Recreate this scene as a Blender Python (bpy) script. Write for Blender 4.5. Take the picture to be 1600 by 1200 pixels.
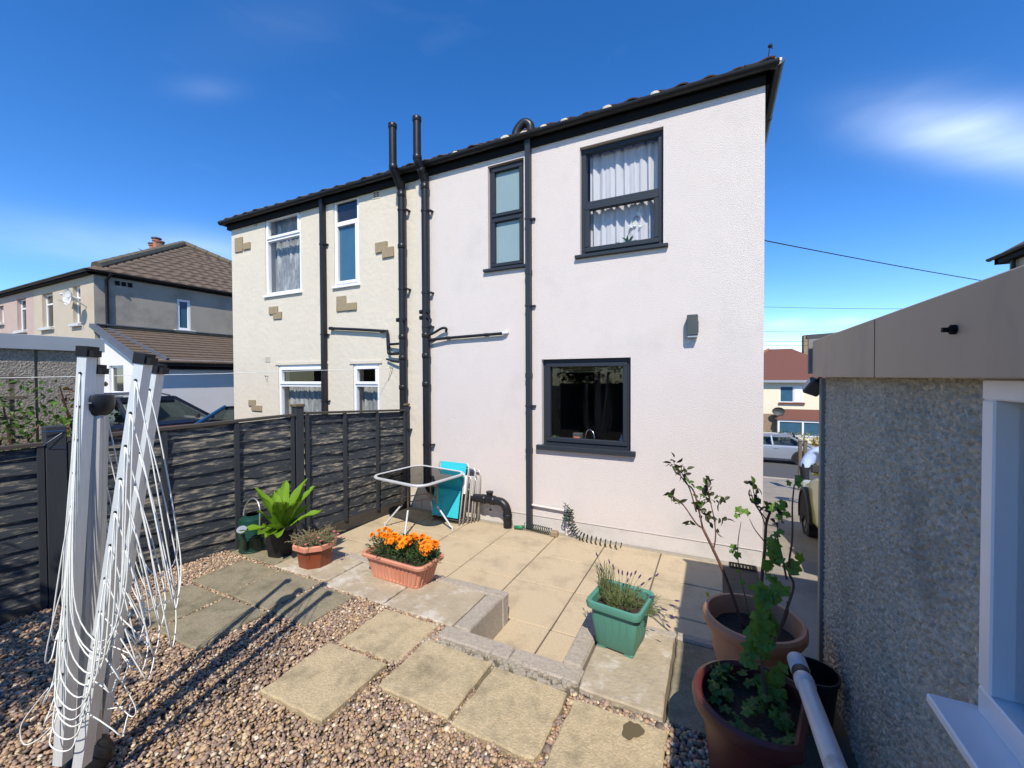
import bpy, bmesh, math, random
import numpy as np
from mathutils import Vector, Matrix, noise
R = math.radians
random.seed(7); rng = np.random.default_rng(7)
for o in list(bpy.data.objects): bpy.data.objects.remove(o)
scene = bpy.context.scene
COL = scene.collection

# ------------------------------------------------------------------ camera
CAM = Vector((0, 0, 2.0)); FPX = 644.36
YAW, PITCH, ROLL = R(26.245), R(-0.969), R(-0.247)
_f = Vector((-math.sin(YAW)*math.cos(PITCH), math.cos(YAW)*math.cos(PITCH), math.sin(PITCH)))
_r0 = Vector((math.cos(YAW), math.sin(YAW), 0)); _u0 = _r0.cross(_f)
_r = math.cos(ROLL)*_r0 + math.sin(ROLL)*_u0; _u = -math.sin(ROLL)*_r0 + math.cos(ROLL)*_u0
cd = bpy.data.cameras.new('camera'); cam = bpy.data.objects.new('camera', cd); COL.objects.link(cam)
cd.sensor_fit = 'HORIZONTAL'; cd.sensor_width = 36; cd.lens = 36*FPX/1600
cd.clip_start = 0.02; cd.clip_end = 3000
cam.matrix_world = Matrix(((_r.x, _u.x, -_f.x, CAM.x), (_r.y, _u.y, -_f.y, CAM.y), (_r.z, _u.z, -_f.z, CAM.z), (0, 0, 0, 1)))
scene.camera = cam
def ray(px, py): return _r*((px-800)/FPX) + _u*(-(py-600)/FPX) + _f
def FY(px, py, Y): d = ray(px, py); return CAM + d*((Y-CAM.y)/d.y)
def FX(px, py, X): d = ray(px, py); return CAM + d*((X-CAM.x)/d.x)
def FZ(px, py, Z): d = ray(px, py); return CAM + d*((Z-CAM.z)/d.z)

# ------------------------------------------------------------------ sky, sun, exposure
SUN_EL = R(49.3); SUN_AZ = Vector((0.36, -0.78, 0)).normalized()
world = bpy.data.worlds.new('World'); scene.world = world; world.use_nodes = True
wn = world.node_tree.nodes; wl = world.node_tree.links; wn.clear()
def wnode(t, **k):
    n = wn.new(t)
    for a, b in k.items(): setattr(n, a, b)
    return n
sky = wnode('ShaderNodeTexSky', sky_type='NISHITA', sun_disc=False, sun_elevation=SUN_EL,
            sun_rotation=math.atan2(SUN_AZ.x, SUN_AZ.y), altitude=2500, air_density=1.0, dust_density=0.0, ozone_density=2.0)
hs = wnode('ShaderNodeHueSaturation'); hs.inputs['Saturation'].default_value = 1.33; hs.inputs['Hue'].default_value = 0.507; hs.inputs['Value'].default_value = 1.15
wl.new(sky.outputs[0], hs.inputs['Color'])
tc = wnode('ShaderNodeTexCoord')
# thin cirrus: noise on the sky direction, gathered in a few banks
def wmath(op, a, b=None):
    n = wnode('ShaderNodeMath', operation=op)
    for i, v in enumerate((a, b)):
        if v is None: continue
        if isinstance(v, (int, float)): n.inputs[i].default_value = v
        else: wl.new(v, n.inputs[i])
    return n.outputs[0]
def wdot(vec):
    n = wnode('ShaderNodeVectorMath', operation='DOT_PRODUCT'); wl.new(tc.outputs['Generated'], n.inputs[0]); n.inputs[1].default_value = vec
    return n.outputs['Value']
def bank(px, py, su, sv, tilt, amp):
    d = ray(px, py).normalized(); a = d.cross(Vector((0, 0, 1))).normalized(); b = a.cross(d)
    u = a*math.cos(tilt) + b*math.sin(tilt); v = -a*math.sin(tilt) + b*math.cos(tilt)
    q = wmath('ADD', wmath('POWER', wmath('DIVIDE', wmath('ABSOLUTE', wdot(u)), su), 2.0), wmath('POWER', wmath('DIVIDE', wmath('ABSOLUTE', wdot(v)), sv), 2.0))
    front = wmath('GREATER_THAN', wdot(d), 0.0)
    return wmath('MULTIPLY', wmath('MULTIPLY', wmath('EXPONENT', wmath('MULTIPLY', q, -1.0)), amp), front)
mp = wnode('ShaderNodeMapping'); mp.inputs['Scale'].default_value = (1.6, 1.6, 6.0); wl.new(tc.outputs['Generated'], mp.inputs['Vector'])
nz = wnode('ShaderNodeTexNoise'); nz.inputs['Scale'].default_value = 3.2; nz.inputs['Detail'].default_value = 6; nz.inputs['Roughness'].default_value = 0.5; nz.inputs['Distortion'].default_value = 0.4
wl.new(mp.outputs[0], nz.inputs['Vector'])
banks = [bank(1480, 195, .11, .038, R(-30), .62), bank(1590, 232, .12, .032, R(-30), .6), bank(190, 385, .20, .035, R(2), .28), bank(330, 400, .10, .04, 0, .35), bank(1230, 505, .04, .010, 0, .55), bank(1320, 502, .03, .008, 0, .5), bank(320, 140, .05, .016, R(20), .10), bank(430, 40, .14, .04, R(30), .03)]
tot = banks[0]
for b in banks[1:]: tot = wmath('ADD', tot, b)
thin = wmath('MULTIPLY', wmath('SUBTRACT', nz.outputs['Fac'], 0.62), 0.08)
mask = wmath('ADD', wmath('MULTIPLY', tot, wmath('ADD', wmath('MULTIPLY', nz.outputs['Fac'], 0.8), 0.12)), wmath('MAXIMUM', thin, 0.0))
mask = wmath('MINIMUM', wmath('MAXIMUM', mask, 0.0), 0.85)
mix = wnode('ShaderNodeMix', data_type='RGBA'); wl.new(mask, mix.inputs['Factor']); wl.new(hs.outputs[0], mix.inputs[6]); mix.inputs[7].default_value = (5.6, 6.6, 8.2, 1)
bg = wnode('ShaderNodeBackground'); bg.inputs['Strength'].default_value = 0.15; wl.new(mix.outputs[2], bg.inputs['Color'])
wo = wnode('ShaderNodeOutputWorld'); wl.new(bg.outputs[0], wo.inputs['Surface'])
sd = bpy.data.lights.new('sun', 'SUN'); sd.energy = 4.1; sd.angle = R(0.53); sd.color = (1.0, .92, .80)
sun = bpy.data.objects.new('sun', sd); COL.objects.link(sun); sun.location = (8, -20, 22)
sv_ = Vector((SUN_AZ.x*math.cos(SUN_EL), SUN_AZ.y*math.cos(SUN_EL), math.sin(SUN_EL)))
sun.rotation_euler = sv_.to_track_quat('Z', 'Y').to_euler()
vs = scene.view_settings; vs.view_transform = 'Standard'; vs.look = 'None'; vs.exposure = 0.52; vs.gamma = 1; vs.use_curve_mapping = False

# ------------------------------------------------------------------ materials
MATS = {}
def mat(name, col, rough=.7, col2=None, nscale=6, namt=.5, bump=0, bscale=80, metal=0, spec=.5, col3=None, n3=2.2, t3=.58, w3=.08, stretch=None, trans=0, coat=0, detail=6, bdist=.004):
    m = bpy.data.materials.new(name); m.use_nodes = True; nt = m.node_tree; N = nt.nodes; L = nt.links
    p = N['Principled BSDF']; p.inputs['Roughness'].default_value = rough; p.inputs['Metallic'].default_value = metal
    p.inputs['Specular IOR Level'].default_value = spec
    if coat: p.inputs['Coat Weight'].default_value = coat
    c4 = lambda c: (c[0], c[1], c[2], 1)
    p.inputs['Base Color'].default_value = c4(col)
    tcn = N.new('ShaderNodeTexCoord'); vec = tcn.outputs['Object']
    if stretch:
        mpn = N.new('ShaderNodeMapping'); mpn.inputs['Scale'].default_value = stretch; L.new(vec, mpn.inputs['Vector']); vec = mpn.outputs[0]
    out = None
    if col2:
        n = N.new('ShaderNodeTexNoise'); n.inputs['Scale'].default_value = nscale; n.inputs['Detail'].default_value = detail; n.inputs['Roughness'].default_value = .6; L.new(vec, n.inputs['Vector'])
        rp = N.new('ShaderNodeValToRGB'); rp.color_ramp.elements[0].position = .5-namt/2; rp.color_ramp.elements[1].position = .5+namt/2
        rp.color_ramp.elements[0].color = c4(col); rp.color_ramp.elements[1].color = c4(col2); L.new(n.outputs['Fac'], rp.inputs[0]); out = rp.outputs[0]
        if col3:
            n2 = N.new('ShaderNodeTexNoise'); n2.inputs['Scale'].default_value = n3; n2.inputs['Detail'].default_value = 8; n2.inputs['Roughness'].default_value = .68; L.new(vec, n2.inputs['Vector'])
            r2 = N.new('ShaderNodeValToRGB'); r2.color_ramp.elements[0].position = t3-w3; r2.color_ramp.elements[1].position = t3+w3; L.new(n2.outputs['Fac'], r2.inputs[0])
            mx = N.new('ShaderNodeMix'); mx.data_type = 'RGBA'; L.new(r2.outputs[0], mx.inputs[0]); L.new(out, mx.inputs[6]); mx.inputs[7].default_value = c4(col3); out = mx.outputs[2]
        L.new(out, p.inputs['Base Color'])
    if bump:
        nb = N.new('ShaderNodeTexNoise'); nb.inputs['Scale'].default_value = bscale; nb.inputs['Detail'].default_value = 4; L.new(vec, nb.inputs['Vector'])
        bp = N.new('ShaderNodeBump'); bp.inputs['Strength'].default_value = bump; bp.inputs['Distance'].default_value = bdist; L.new(nb.outputs['Fac'], bp.inputs['Height']); L.new(bp.outputs[0], p.inputs['Normal'])
    if trans:
        tr = N.new('ShaderNodeBsdfTranslucent'); ms = N.new('ShaderNodeMixShader'); ms.inputs[0].default_value = trans
        if out: L.new(out, tr.inputs['Color'])
        else: tr.inputs['Color'].default_value = c4(col)
        L.new(p.outputs[0], ms.inputs[1]); L.new(tr.outputs[0], ms.inputs[2]); L.new(ms.outputs[0], N['Material Output'].inputs['Surface'])
    MATS[name] = m; return m
def glass(name, tint=(1, 1, 1), ior=1.5, rough=0.0):
    m = bpy.data.materials.new(name); m.use_nodes = True; N = m.node_tree.nodes; L = m.node_tree.links; N.remove(N['Principled BSDF'])
    t = N.new('ShaderNodeBsdfTransparent'); t.inputs[0].default_value = (*tint, 1); g = N.new('ShaderNodeBsdfGlossy'); g.inputs['Roughness'].default_value = rough
    fr = N.new('ShaderNodeFresnel'); ge = N.new('ShaderNodeNewGeometry'); mr = N.new('ShaderNodeMapRange'); mr.inputs['To Min'].default_value = ior; mr.inputs['To Max'].default_value = 1/ior
    L.new(ge.outputs['Backfacing'], mr.inputs['Value']); L.new(mr.outputs[0], fr.inputs['IOR'])   # a thin pane reflects alike from both sides
    ms = N.new('ShaderNodeMixShader')
    L.new(fr.outputs[0], ms.inputs[0]); L.new(t.outputs[0], ms.inputs[1]); L.new(g.outputs[0], ms.inputs[2]); L.new(ms.outputs[0], N['Material Output'].inputs['Surface'])
    MATS[name] = m; return m
mat('white_render', (.665, .605, .56), .85, (.62, .565, .525), 3, .8, .75, 115, col3=(.545, .505, .475), n3=1.1, t3=.66, w3=.12, bdist=.012)
mat('plinth_render', (.62, .575, .53), .9, (.50, .465, .425), 5, .7, .6, 120, col3=(.45, .42, .37), n3=4, t3=.66, w3=.1, bdist=.006)
mat('cream_render', (.645, .585, .47), .85, (.575, .525, .43), 2.2, .7, .5, 11, col3=(.50, .47, .40), n3=2.6, t3=.68, w3=.10, bdist=.016)
mat('grey_render', (.36, .33, .27), .95, (.27, .25, .21), 1.6, .7, .5, 60, col3=(.17, .16, .135), n3=.9, t3=.60, w3=.12, bdist=.01)
mat('buff_render', (.52, .45, .34), .95, (.43, .375, .285), 2, .7, .5, 60, bdist=.01)
mat('pink_render', (.50, .38, .325), .95, (.42, .32, .275), 2, .7, .6, 45, bdist=.01)
mat('white_paint_wall', (.74, .735, .73), .9, (.62, .61, .60), 2, .8, .3, 40)
mat('street_cream', (.80, .74, .55), .9, (.74, .68, .50), 1, .7)
mat('stone_brown', (.33, .24, .15), .9, (.24, .18, .115), 6, .6, .5, 30)
mat('stone_block', (.34, .27, .165), .9, (.24, .19, .12), 22, .6, .6, 60)
mat('anthracite', (.022, .028, .036), .45, (.028, .034, .043), 30, .6, spec=.3)
mat('black_plastic', (.009, .010, .012), .38, (.018, .019, .022), 9, .5, spec=.35)
mat('black_fascia', (.006, .006, .007), .7, (.010, .010, .011), 5, .5, spec=.15)
mat('white_upvc', (.80, .81, .83), .3, (.76, .77, .79), 3, .5, spec=.5)
mat('dirty_sill', (.62, .62, .60), .5, (.45, .44, .41), 7, .6)
glass('glass'); glass('car_glass', (.42, .47, .45)); glass('table_glass', (.24, .25, .24), 1.7, .02)
mat('frosted_glass', (.22, .31, .32), .28, (.25, .34, .35), 2.5, .6, .25, 300, spec=.6)
mat('dark_glass', (.012, .015, .018), .05, (.02, .022, .026), 3, .5, spec=.8)
mat('blue_glass', (.035, .10, .16), .08, (.05, .13, .20), 2, .5, spec=.8)
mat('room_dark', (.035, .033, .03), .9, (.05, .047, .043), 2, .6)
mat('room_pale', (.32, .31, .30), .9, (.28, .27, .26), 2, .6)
mat('sheer_curtain', (.80, .81, .84), .9, (.70, .72, .76), 30, .5, stretch=(1, 1, .15), trans=.35)
mat('net_curtain', (.42, .45, .45), .9, (.16, .18, .185), 38, .5, stretch=(1, 1, .25), trans=.3, col3=(.55, .58, .58), n3=9, t3=.56, w3=.06)
mat('roof_tile_red', (.20, .10, .065), .9, (.11, .065, .048), 7, .6, .6, 50, col3=(.30, .27, .21), n3=16, t3=.66, w3=.06)
mat('roof_tile_brown', (.15, .105, .07), .95, (.09, .068, .05), 9, .6, .6, 50, col3=(.20, .185, .15), n3=14, t3=.68, w3=.05)
mat('hip_moss', (.15, .13, .09), .95, (.09, .08, .055), 8, .6, .7, 40)
mat('mortar', (.62, .56, .43), .95, (.42, .38, .28), 18, .6, .8, 60, bdist=.01)
mat('lead', (.07, .085, .11), .6, (.10, .115, .14), 6, .6)
mat('street_roof', (.155, .060, .042), .9, (.115, .046, .034), 8, .6, .4, 30)
mat('terracotta_pot', (.36, .145, .085), .8, (.30, .115, .066), 8, .6)
mat('trough_plastic', (.60, .26, .165), .55, (.52, .215, .135), 10, .6, .12, 60)
mat('brown_plastic', (.23, .055, .022), .35, (.17, .040, .017), 12, .6, .1, 40, col3=(.42, .26, .19), n3=9, t3=.70, w3=.05, stretch=(3, 3, .5))
mat('round_pot_plastic', (.50, .235, .125), .6, (.42, .19, .10), 7, .6, .15, 60)
mat('maroon_plastic', (.115, .025, .020), .42, (.085, .02, .017), 9, .6, .1, 60)
mat('green_plastic', (.085, .25, .185), .5, (.07, .215, .16), 7, .6, .1, 60)
mat('green_metal', (.008, .050, .034), .3, (.006, .036, .026), 7, .6, spec=.6)
mat('galvanised', (.55, .57, .58), .38, (.40, .42, .43), 14, .6, metal=.75)
mat('aluminium', (.72, .76, .77), .4, (.60, .64, .65), 22, .5, metal=.3, stretch=(4, 4, .3))
mat('mast_steel', (.58, .57, .54), .35, (.46, .45, .42), 22, .5, metal=.35, stretch=(6, 6, .2))
mat('white_cord', (.80, .82, .78), .55, (.66, .68, .64), 40, .5)
mat('cable_black', (.012, .012, .014), .6, (.02, .02, .02), 5, .5)
mat('soil', (.030, .020, .013), 1, (.055, .038, .025), 60, .5, 1, 60, bdist=.02)
mat('slab_buff', (.53, .43, .265), .95, (.34, .27, .16), 85, .45, 1.0, 90, col3=(.20, .165, .10), n3=6, t3=.60, w3=.14, bdist=.006, detail=12)
mat('slab_patio', (.53, .43, .285), .95, (.39, .31, .20), 80, .5, .9, 90, col3=(.28, .225, .145), n3=3.2, t3=.63, w3=.14, bdist=.004, detail=12)
mat('slab_dark', (.31, .265, .18), .95, (.19, .165, .105), 80, .45, 1.0, 90, col3=(.12, .11, .065), n3=6, t3=.58, w3=.14, bdist=.006, detail=12)  # darker tones of the buff slab concrete
mat('flagstone', (.43, .36, .25), .9, (.29, .24, .165), 9, .6, .9, 36, col3=(.56, .52, .45), n3=5, t3=.60, w3=.10, bdist=.008, detail=12)
mat('concrete_kerb', (.46, .40, .32), .95, (.27, .235, .19), 45, .55, 1, 130, col3=(.17, .15, .13), n3=14, t3=.66, w3=.06, bdist=.008)
mat('joint_dark', (.12, .10, .07), 1, (.07, .06, .045), 20, .6)
mat('cement', (.36, .32, .25), .95, (.25, .22, .17), 16, .6, .8, 80, bdist=.008)
mat('drive_concrete', (.30, .265, .215), .95, (.23, .205, .165), 4, .7, .5, 60, col3=(.17, .15, .125), n3=1.2, t3=.62, w3=.1)
mat('asphalt', (.085, .083, .082), .95, (.065, .064, .064), 6, .7, .4, 80)
mat('pavement', (.27, .245, .21), .95, (.21, .19, .165), 5, .7)
mat('earth', (.13, .105, .07), 1, (.09, .075, .05), 3, .7, .6, 30)
mat('grass_far', (.055, .085, .025), 1, (.04, .06, .02), 4, .7)
mat('fence_paint', (.030, .038, .046), .75, (.022, .027, .032), 7, .6, .5, 60, col3=(.26, .225, .165), n3=20, t3=.60, w3=.07, stretch=(1, .35, 2.2), bdist=.006)
mat('fence_paint_worn', (.034, .042, .049), .75, (.026, .031, .036), 7, .6, .5, 60, col3=(.31, .27, .20), n3=18, t3=.56, w3=.08, stretch=(1, .35, 2.2), bdist=.006)
mat('fence_batten', (.020, .024, .029), .7, (.030, .035, .041), 9, .6, .3, 50, stretch=(2, 2, .3))
mat('fence_rail', (.075, .062, .045), .9, (.035, .032, .028), 9, .6, .6, 50, stretch=(1, .25, 1))
mat('post_cap', (.17, .125, .07), .9, (.09, .07, .045), 12, .6, .5, 40)
mat('turquoise_fabric', (.03, .55, .66), .85, (.025, .50, .60), 30, .5, .25, 900, trans=.12)
mat('chair_frame', (.62, .60, .57), .4, (.50, .48, .45), 12, .6, metal=.35)
mat('table_white', (.56, .58, .60), .45, (.46, .47, .48), 12, .6, col3=(.20, .12, .075), n3=18, t3=.72, w3=.03)
mat('table_rust', (.16, .105, .075), .7, (.26, .22, .19), 26, .6)
mat('hose_green', (.006, .018, .016), .4, (.010, .028, .022), 20, .5)
mat('fitting_green', (.012, .22, .09), .45, (.01, .18, .07), 20, .5)
mat('lamp_grey', (.048, .058, .055), .45, (.065, .075, .07), 10, .5)
mat('lamp_glass', (.30, .33, .36), .12, (.25, .28, .30), 4, .5, spec=.7)
mat('roughcast', (.30, .275, .215), .95, (.66, .60, .48), 60, .4, .8, 150, col3=(.24, .23, .19), n3=2.2, t3=.63, w3=.14, bdist=.004)  # pale and dark colour speckle paints pebble highlights and the gaps between
mat('pebbledash', (.20, .175, .145), .95, (.36, .325, .275), 42, .32, 1, 50, bdist=.02)
mat('garage_fascia', (.46, .355, .25), .6, (.40, .305, .215), 3, .6, col3=(.31, .255, .195), n3=3.5, t3=.64, w3=.12, stretch=(1, 1, .4))
mat('grey_fascia', (.31, .345, .385), .6, (.26, .29, .325), 3, .6)
mat('grey_post', (.23, .23, .215), .7, (.18, .18, .168), 6, .6)
mat('felt_roof', (.055, .055, .055), .95, (.08, .08, .08), 12, .6)
mat('grey_pipe', (.60, .61, .62), .4, (.50, .51, .52), 8, .6, col3=(.24, .24, .235), n3=5, t3=.66, w3=.06)
mat('wood_grey', (.17, .135, .10), .9, (.11, .09, .07), 9, .6, .4, 50)
mat('wood_brown', (.19, .065, .032), .8, (.13, .045, .024), 7, .6, .3, 40)
mat('bark', (.085, .060, .040), .95, (.05, .036, .026), 20, .6, .8, 40)
mat('stem_brown', (.095, .035, .025), .7, (.14, .075, .045), 18, .6, .4, 80)
mat('stem_green', (.13, .16, .05), .7, (.10, .12, .04), 12, .6)
mat('stem_dry', (.26, .20, .115), .9, (.17, .14, .075), 20, .6)
mat('leaf_broad', (.20, .36, .02), .62, (.14, .28, .018), 9, .6, trans=.35, spec=.25)
mat('leaf_green', (.085, .165, .022), .5, (.055, .115, .018), 14, .6, trans=.32)
mat('leaf_bright', (.15, .27, .028), .5, (.10, .20, .022), 14, .6, trans=.35)
mat('leaf_dark', (.035, .030, .017), .5, (.055, .062, .02), 22, .6, trans=.2)
mat('leaf_lavender', (.17, .20, .075), .7, (.115, .15, .055), 14, .6, trans=.25)
mat('leaf_marigold', (.045, .095, .020), .6, (.03, .065, .015), 25, .6, trans=.25)
mat('leaf_red', (.16, .05, .03), .6, (.10, .09, .025), 12, .6, trans=.25)
mat('leaf_yellow', (.48, .36, .02), .6, (.40, .33, .03), 12, .6, trans=.25)
mat('leaf_tree', (.05, .085, .018), .6, (.075, .12, .025), 3, .6, trans=.25)
mat('lavender_flower', (.075, .028, .115), .8, (.045, .018, .06), 60, .6)
mat('marigold_orange', (.86, .225, .003), .65, (.90, .33, .006), 50, .6, trans=.2)
mat('marigold_yellow', (.90, .40, .008), .65, (.88, .30, .006), 50, .6, trans=.2)
mat('pink_petal', (.70, .13, .17), .6, (.62, .20, .20), 20, .6, trans=.25)
mat('white_petal', (.82, .83, .80), .6, (.74, .76, .70), 20, .6, trans=.25)
mat('silver_paint', (.42, .47, .54), .28, (.38, .43, .50), 2, .5, metal=.5, coat=.6)
mat('lime_paint', (.56, .56, .13), .3, (.50, .51, .115), 2, .5, coat=.6)
mat('navy_paint', (.010, .014, .028), .25, (.013, .017, .033), 2, .5, coat=.7)
mat('blue_paint', (.015, .085, .22), .28, (.013, .07, .19), 2, .5, coat=.6)
mat('tyre', (.014, .014, .014), .85, (.022, .022, .022), 20, .5)
mat('alloy', (.30, .31, .32), .35, (.22, .23, .24), 8, .5, metal=.7)
mat('car_trim', (.02, .02, .022), .6, (.03, .03, .032), 8, .5)
mat('seat_black', (.010, .010, .011), .9, (.016, .016, .017), 8, .5)
mat('tail_red', (.28, .012, .012), .25, (.22, .01, .01), 8, .5)
mat('shirt_blue', (.36, .47, .72), .85, (.44, .55, .78), 8, .6, .4, 16, bdist=.03)
mat('trousers_navy', (.012, .014, .022), .9, (.018, .02, .03), 8, .5)
mat('skin', (.46, .27, .19), .6, (.42, .24, .165), 8, .5)
mat('hair_dark', (.02, .014, .01), .7, (.03, .02, .014), 30, .5)
mat('yellow_hedge', (.34, .26, .02), .8, (.20, .18, .02), 6, .6, trans=.2)
mat('steel', (.55, .55, .55), .25, (.45, .45, .45), 10, .5, metal=1)
mat('orange_label', (.55, .17, .11), .6, (.48, .15, .10), 10, .5)
mat('blind_green', (.05, .048, .022), .9, (.08, .075, .035), 10, .5)
mat('wet_stone', (.10, .075, .035), .45, (.12, .09, .045), 12, .5)

# ------------------------------------------------------------------ mesh helpers
ORG = {}
class MB:
    def __init__(s): s.v = []; s.f = []; s.m = []; s.cm = 0
    def add(s, vs, fs):
        b = len(s.v); s.v += [tuple(q) for q in vs]; s.f += [tuple(b+i for i in f) for f in fs]; s.m += [s.cm]*len(fs); return s
    def box(s, a, b):
        x0, y0, z0 = [min(a[i], b[i]) for i in range(3)]; x1, y1, z1 = [max(a[i], b[i]) for i in range(3)]
        return s.add([(x0,y0,z0),(x1,y0,z0),(x1,y1,z0),(x0,y1,z0),(x0,y0,z1),(x1,y0,z1),(x1,y1,z1),(x0,y1,z1)],
                     [(0,3,2,1),(4,5,6,7),(0,1,5,4),(1,2,6,5),(2,3,7,6),(3,0,4,7)])
    def cbox(s, a, b, c=.006, xf=None):
        lo = [min(a[i], b[i]) for i in range(3)]; hi = [max(a[i], b[i]) for i in range(3)]
        bm = bmesh.new(); bmesh.ops.create_cube(bm, size=1)
        for v in bm.verts: v.co = Vector([(lo[i]+hi[i])/2 + v.co[i]*(hi[i]-lo[i]) for i in range(3)])
        bmesh.ops.bevel(bm, geom=bm.edges[:], offset=c, segments=1, affect='EDGES', profile=.5)
        bm.verts.index_update()
        vs = [v.co.copy() for v in bm.verts]
        if xf: vs = [xf @ q for q in vs]
        s.add(vs, [[v.index for v in f.verts] for f in bm.faces]); bm.free(); return s
    def obox(s, M, size):
        h = [q/2 for q in size]
        vs = [M @ Vector((sx*h[0], sy*h[1], sz*h[2])) for sz in (-1,1) for sx, sy in ((-1,-1),(1,-1),(1,1),(-1,1))]
        return s.add(vs, [(0,3,2,1),(4,5,6,7),(0,1,5,4),(1,2,6,5),(2,3,7,6),(3,0,4,7)])
    def bar(s, p, q, w, h=None, up=(0,0,1)):
        p = Vector(p); q = Vector(q); d = (q-p); L = d.length; d.normalize(); up = Vector(up)
        if abs(d.dot(up)) > .98: up = Vector((0,1,0))
        x = d.cross(up).normalized(); z = x.cross(d)
        M = Matrix(((x.x,d.x,z.x,(p.x+q.x)/2),(x.y,d.y,z.y,(p.y+q.y)/2),(x.z,d.z,z.z,(p.z+q.z)/2),(0,0,0,1)))
        return s.obox(M, (w, L, h if h else w))
    def tube(s, pts, r, n=8, cap=True):
        pts = [Vector(p) for p in pts]; k = len(pts)
        rs = r if isinstance(r, (list, tuple)) else [r]*k
        vs = []; x = None
        for i, p in enumerate(pts):
            d = (pts[min(i+1,k-1)]-pts[max(i-1,0)])
            if d.length < 1e-9: d = Vector((0,0,1))
            d.normalize()
            if x is None:
                up = Vector((0,0,1)) if abs(d.z) < .9 else Vector((1,0,0)); x = d.cross(up).normalized()
            else:
                x = x - d*x.dot(d)
                if x.length < 1e-6: x = d.orthogonal()
                x.normalize()
            y = d.cross(x)
            vs += [p + (x*math.cos(2*math.pi*j/n) + y*math.sin(2*math.pi*j/n))*rs[i] for j in range(n)]
        fs = [(i*n+j, i*n+(j+1)%n, (i+1)*n+(j+1)%n, (i+1)*n+j) for i in range(k-1) for j in range(n)]
        if cap: fs += [tuple(range(n-1,-1,-1)), tuple((k-1)*n+j for j in range(n))]
        return s.add(vs, fs)
    def rings(s, rings, closed=True, cap0=False, cap1=False):
        n = len(rings[0]); vs = [q for r in rings for q in r]; m = n if closed else n-1
        fs = [(i*n+j, i*n+(j+1)%n, (i+1)*n+(j+1)%n, (i+1)*n+j) for i in range(len(rings)-1) for j in range(m)]
        if cap0: fs.append(tuple(range(n-1,-1,-1)))
        if cap1: fs.append(tuple((len(rings)-1)*n+j for j in range(n)))
        return s.add(vs, fs)
    def lathe(s, prof, c, n=24, cap0=True, cap1=False, sx=1, sy=1, ph=0):
        c = Vector(c)
        return s.rings([[c+Vector((r*sx*math.cos(ph+2*math.pi*j/n), r*sy*math.sin(ph+2*math.pi*j/n), z)) for j in range(n)] for r, z in prof], True, cap0, cap1)
    def quad(s, a, b, c, d): return s.add([a,b,c,d], [(0,1,2,3)])
    def leaf(s, p, d, n, L, W, bend=.3, k=4, tip=.0):
        p = Vector(p); d = Vector(d).normalized(); n = Vector(n); n = (n - d*n.dot(d))
        if n.length < 1e-4: n = d.orthogonal()
        n.normalize(); w = d.cross(n); vs = []
        for i in range(k+1):
            t = i/k; wd = W*.5*(math.sin(math.pi*min(1, t*.92+.08))**.75)*(1 if t < 1 else .15)
            c = p + d*(L*t) - n*(bend*L*t*t); vs += [c - w*wd + n*wd*.35, c - n*wd*.05, c + w*wd + n*wd*.35]
        fs = []
        for i in range(k):
            a = i*3; fs += [(a,a+1,a+4,a+3),(a+1,a+2,a+5,a+4)]
        return s.add(vs, fs)
    def build(s, name, m, parent=None, smooth=False, angle=None):
        me = bpy.data.meshes.new(name); org = Vector((0,0,0))
        if parent is not None: org = ORG.get(parent.name, Vector((0,0,0)))
        me.from_pydata([(q[0]-org.x, q[1]-org.y, q[2]-org.z) for q in s.v], [], s.f)
        ms = m if isinstance(m, (list, tuple)) else [m]
        for q in ms: me.materials.append(MATS[q])
        if len(ms) > 1: me.polygons.foreach_set('material_index', s.m)
        if smooth:
            me.polygons.foreach_set('use_smooth', [True]*len(me.polygons))
            if angle: me.set_sharp_from_angle(angle=R(angle))
        me.update()
        o = bpy.data.objects.new(name, me); COL.objects.link(o)
        if parent is not None: o.parent = parent
        ORG[o.name] = org
        return o
def tag(o, label=None, cat=None, group=None, kind=None):
    if label: o['label'] = label
    if cat: o['category'] = cat
    if group: o['group'] = group
    if kind: o['kind'] = kind
    return o
def thing(name, loc, label, cat, group=None):
    o = bpy.data.objects.new(name, None); COL.objects.link(o); o.location = loc; o.empty_display_size = .1
    ORG[o.name] = Vector(loc); return tag(o, label, cat, group)
def jit(a): return random.uniform(-a, a)
def rvec(): 
    while True:
        v = Vector((jit(1), jit(1), jit(1)))
        if .05 < v.length < 1: return v.normalized()
def bez(pts, n=8):
    """smooth curve through pts (Catmull-Rom)"""
    P = [Vector(p) for p in pts]; P = [P[0]*2-P[1]] + P + [P[-1]*2-P[-2]]; out = []
    for i in range(1, len(P)-2):
        for k in range(n):
            t = k/n; a, b, c, d = P[i-1], P[i], P[i+1], P[i+2]
            out.append(.5*((2*b)+(c-a)*t+(2*a-5*b+4*c-d)*t*t+(3*b-a-3*c+d)*t**3))
    out.append(P[-2]); return out
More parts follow.
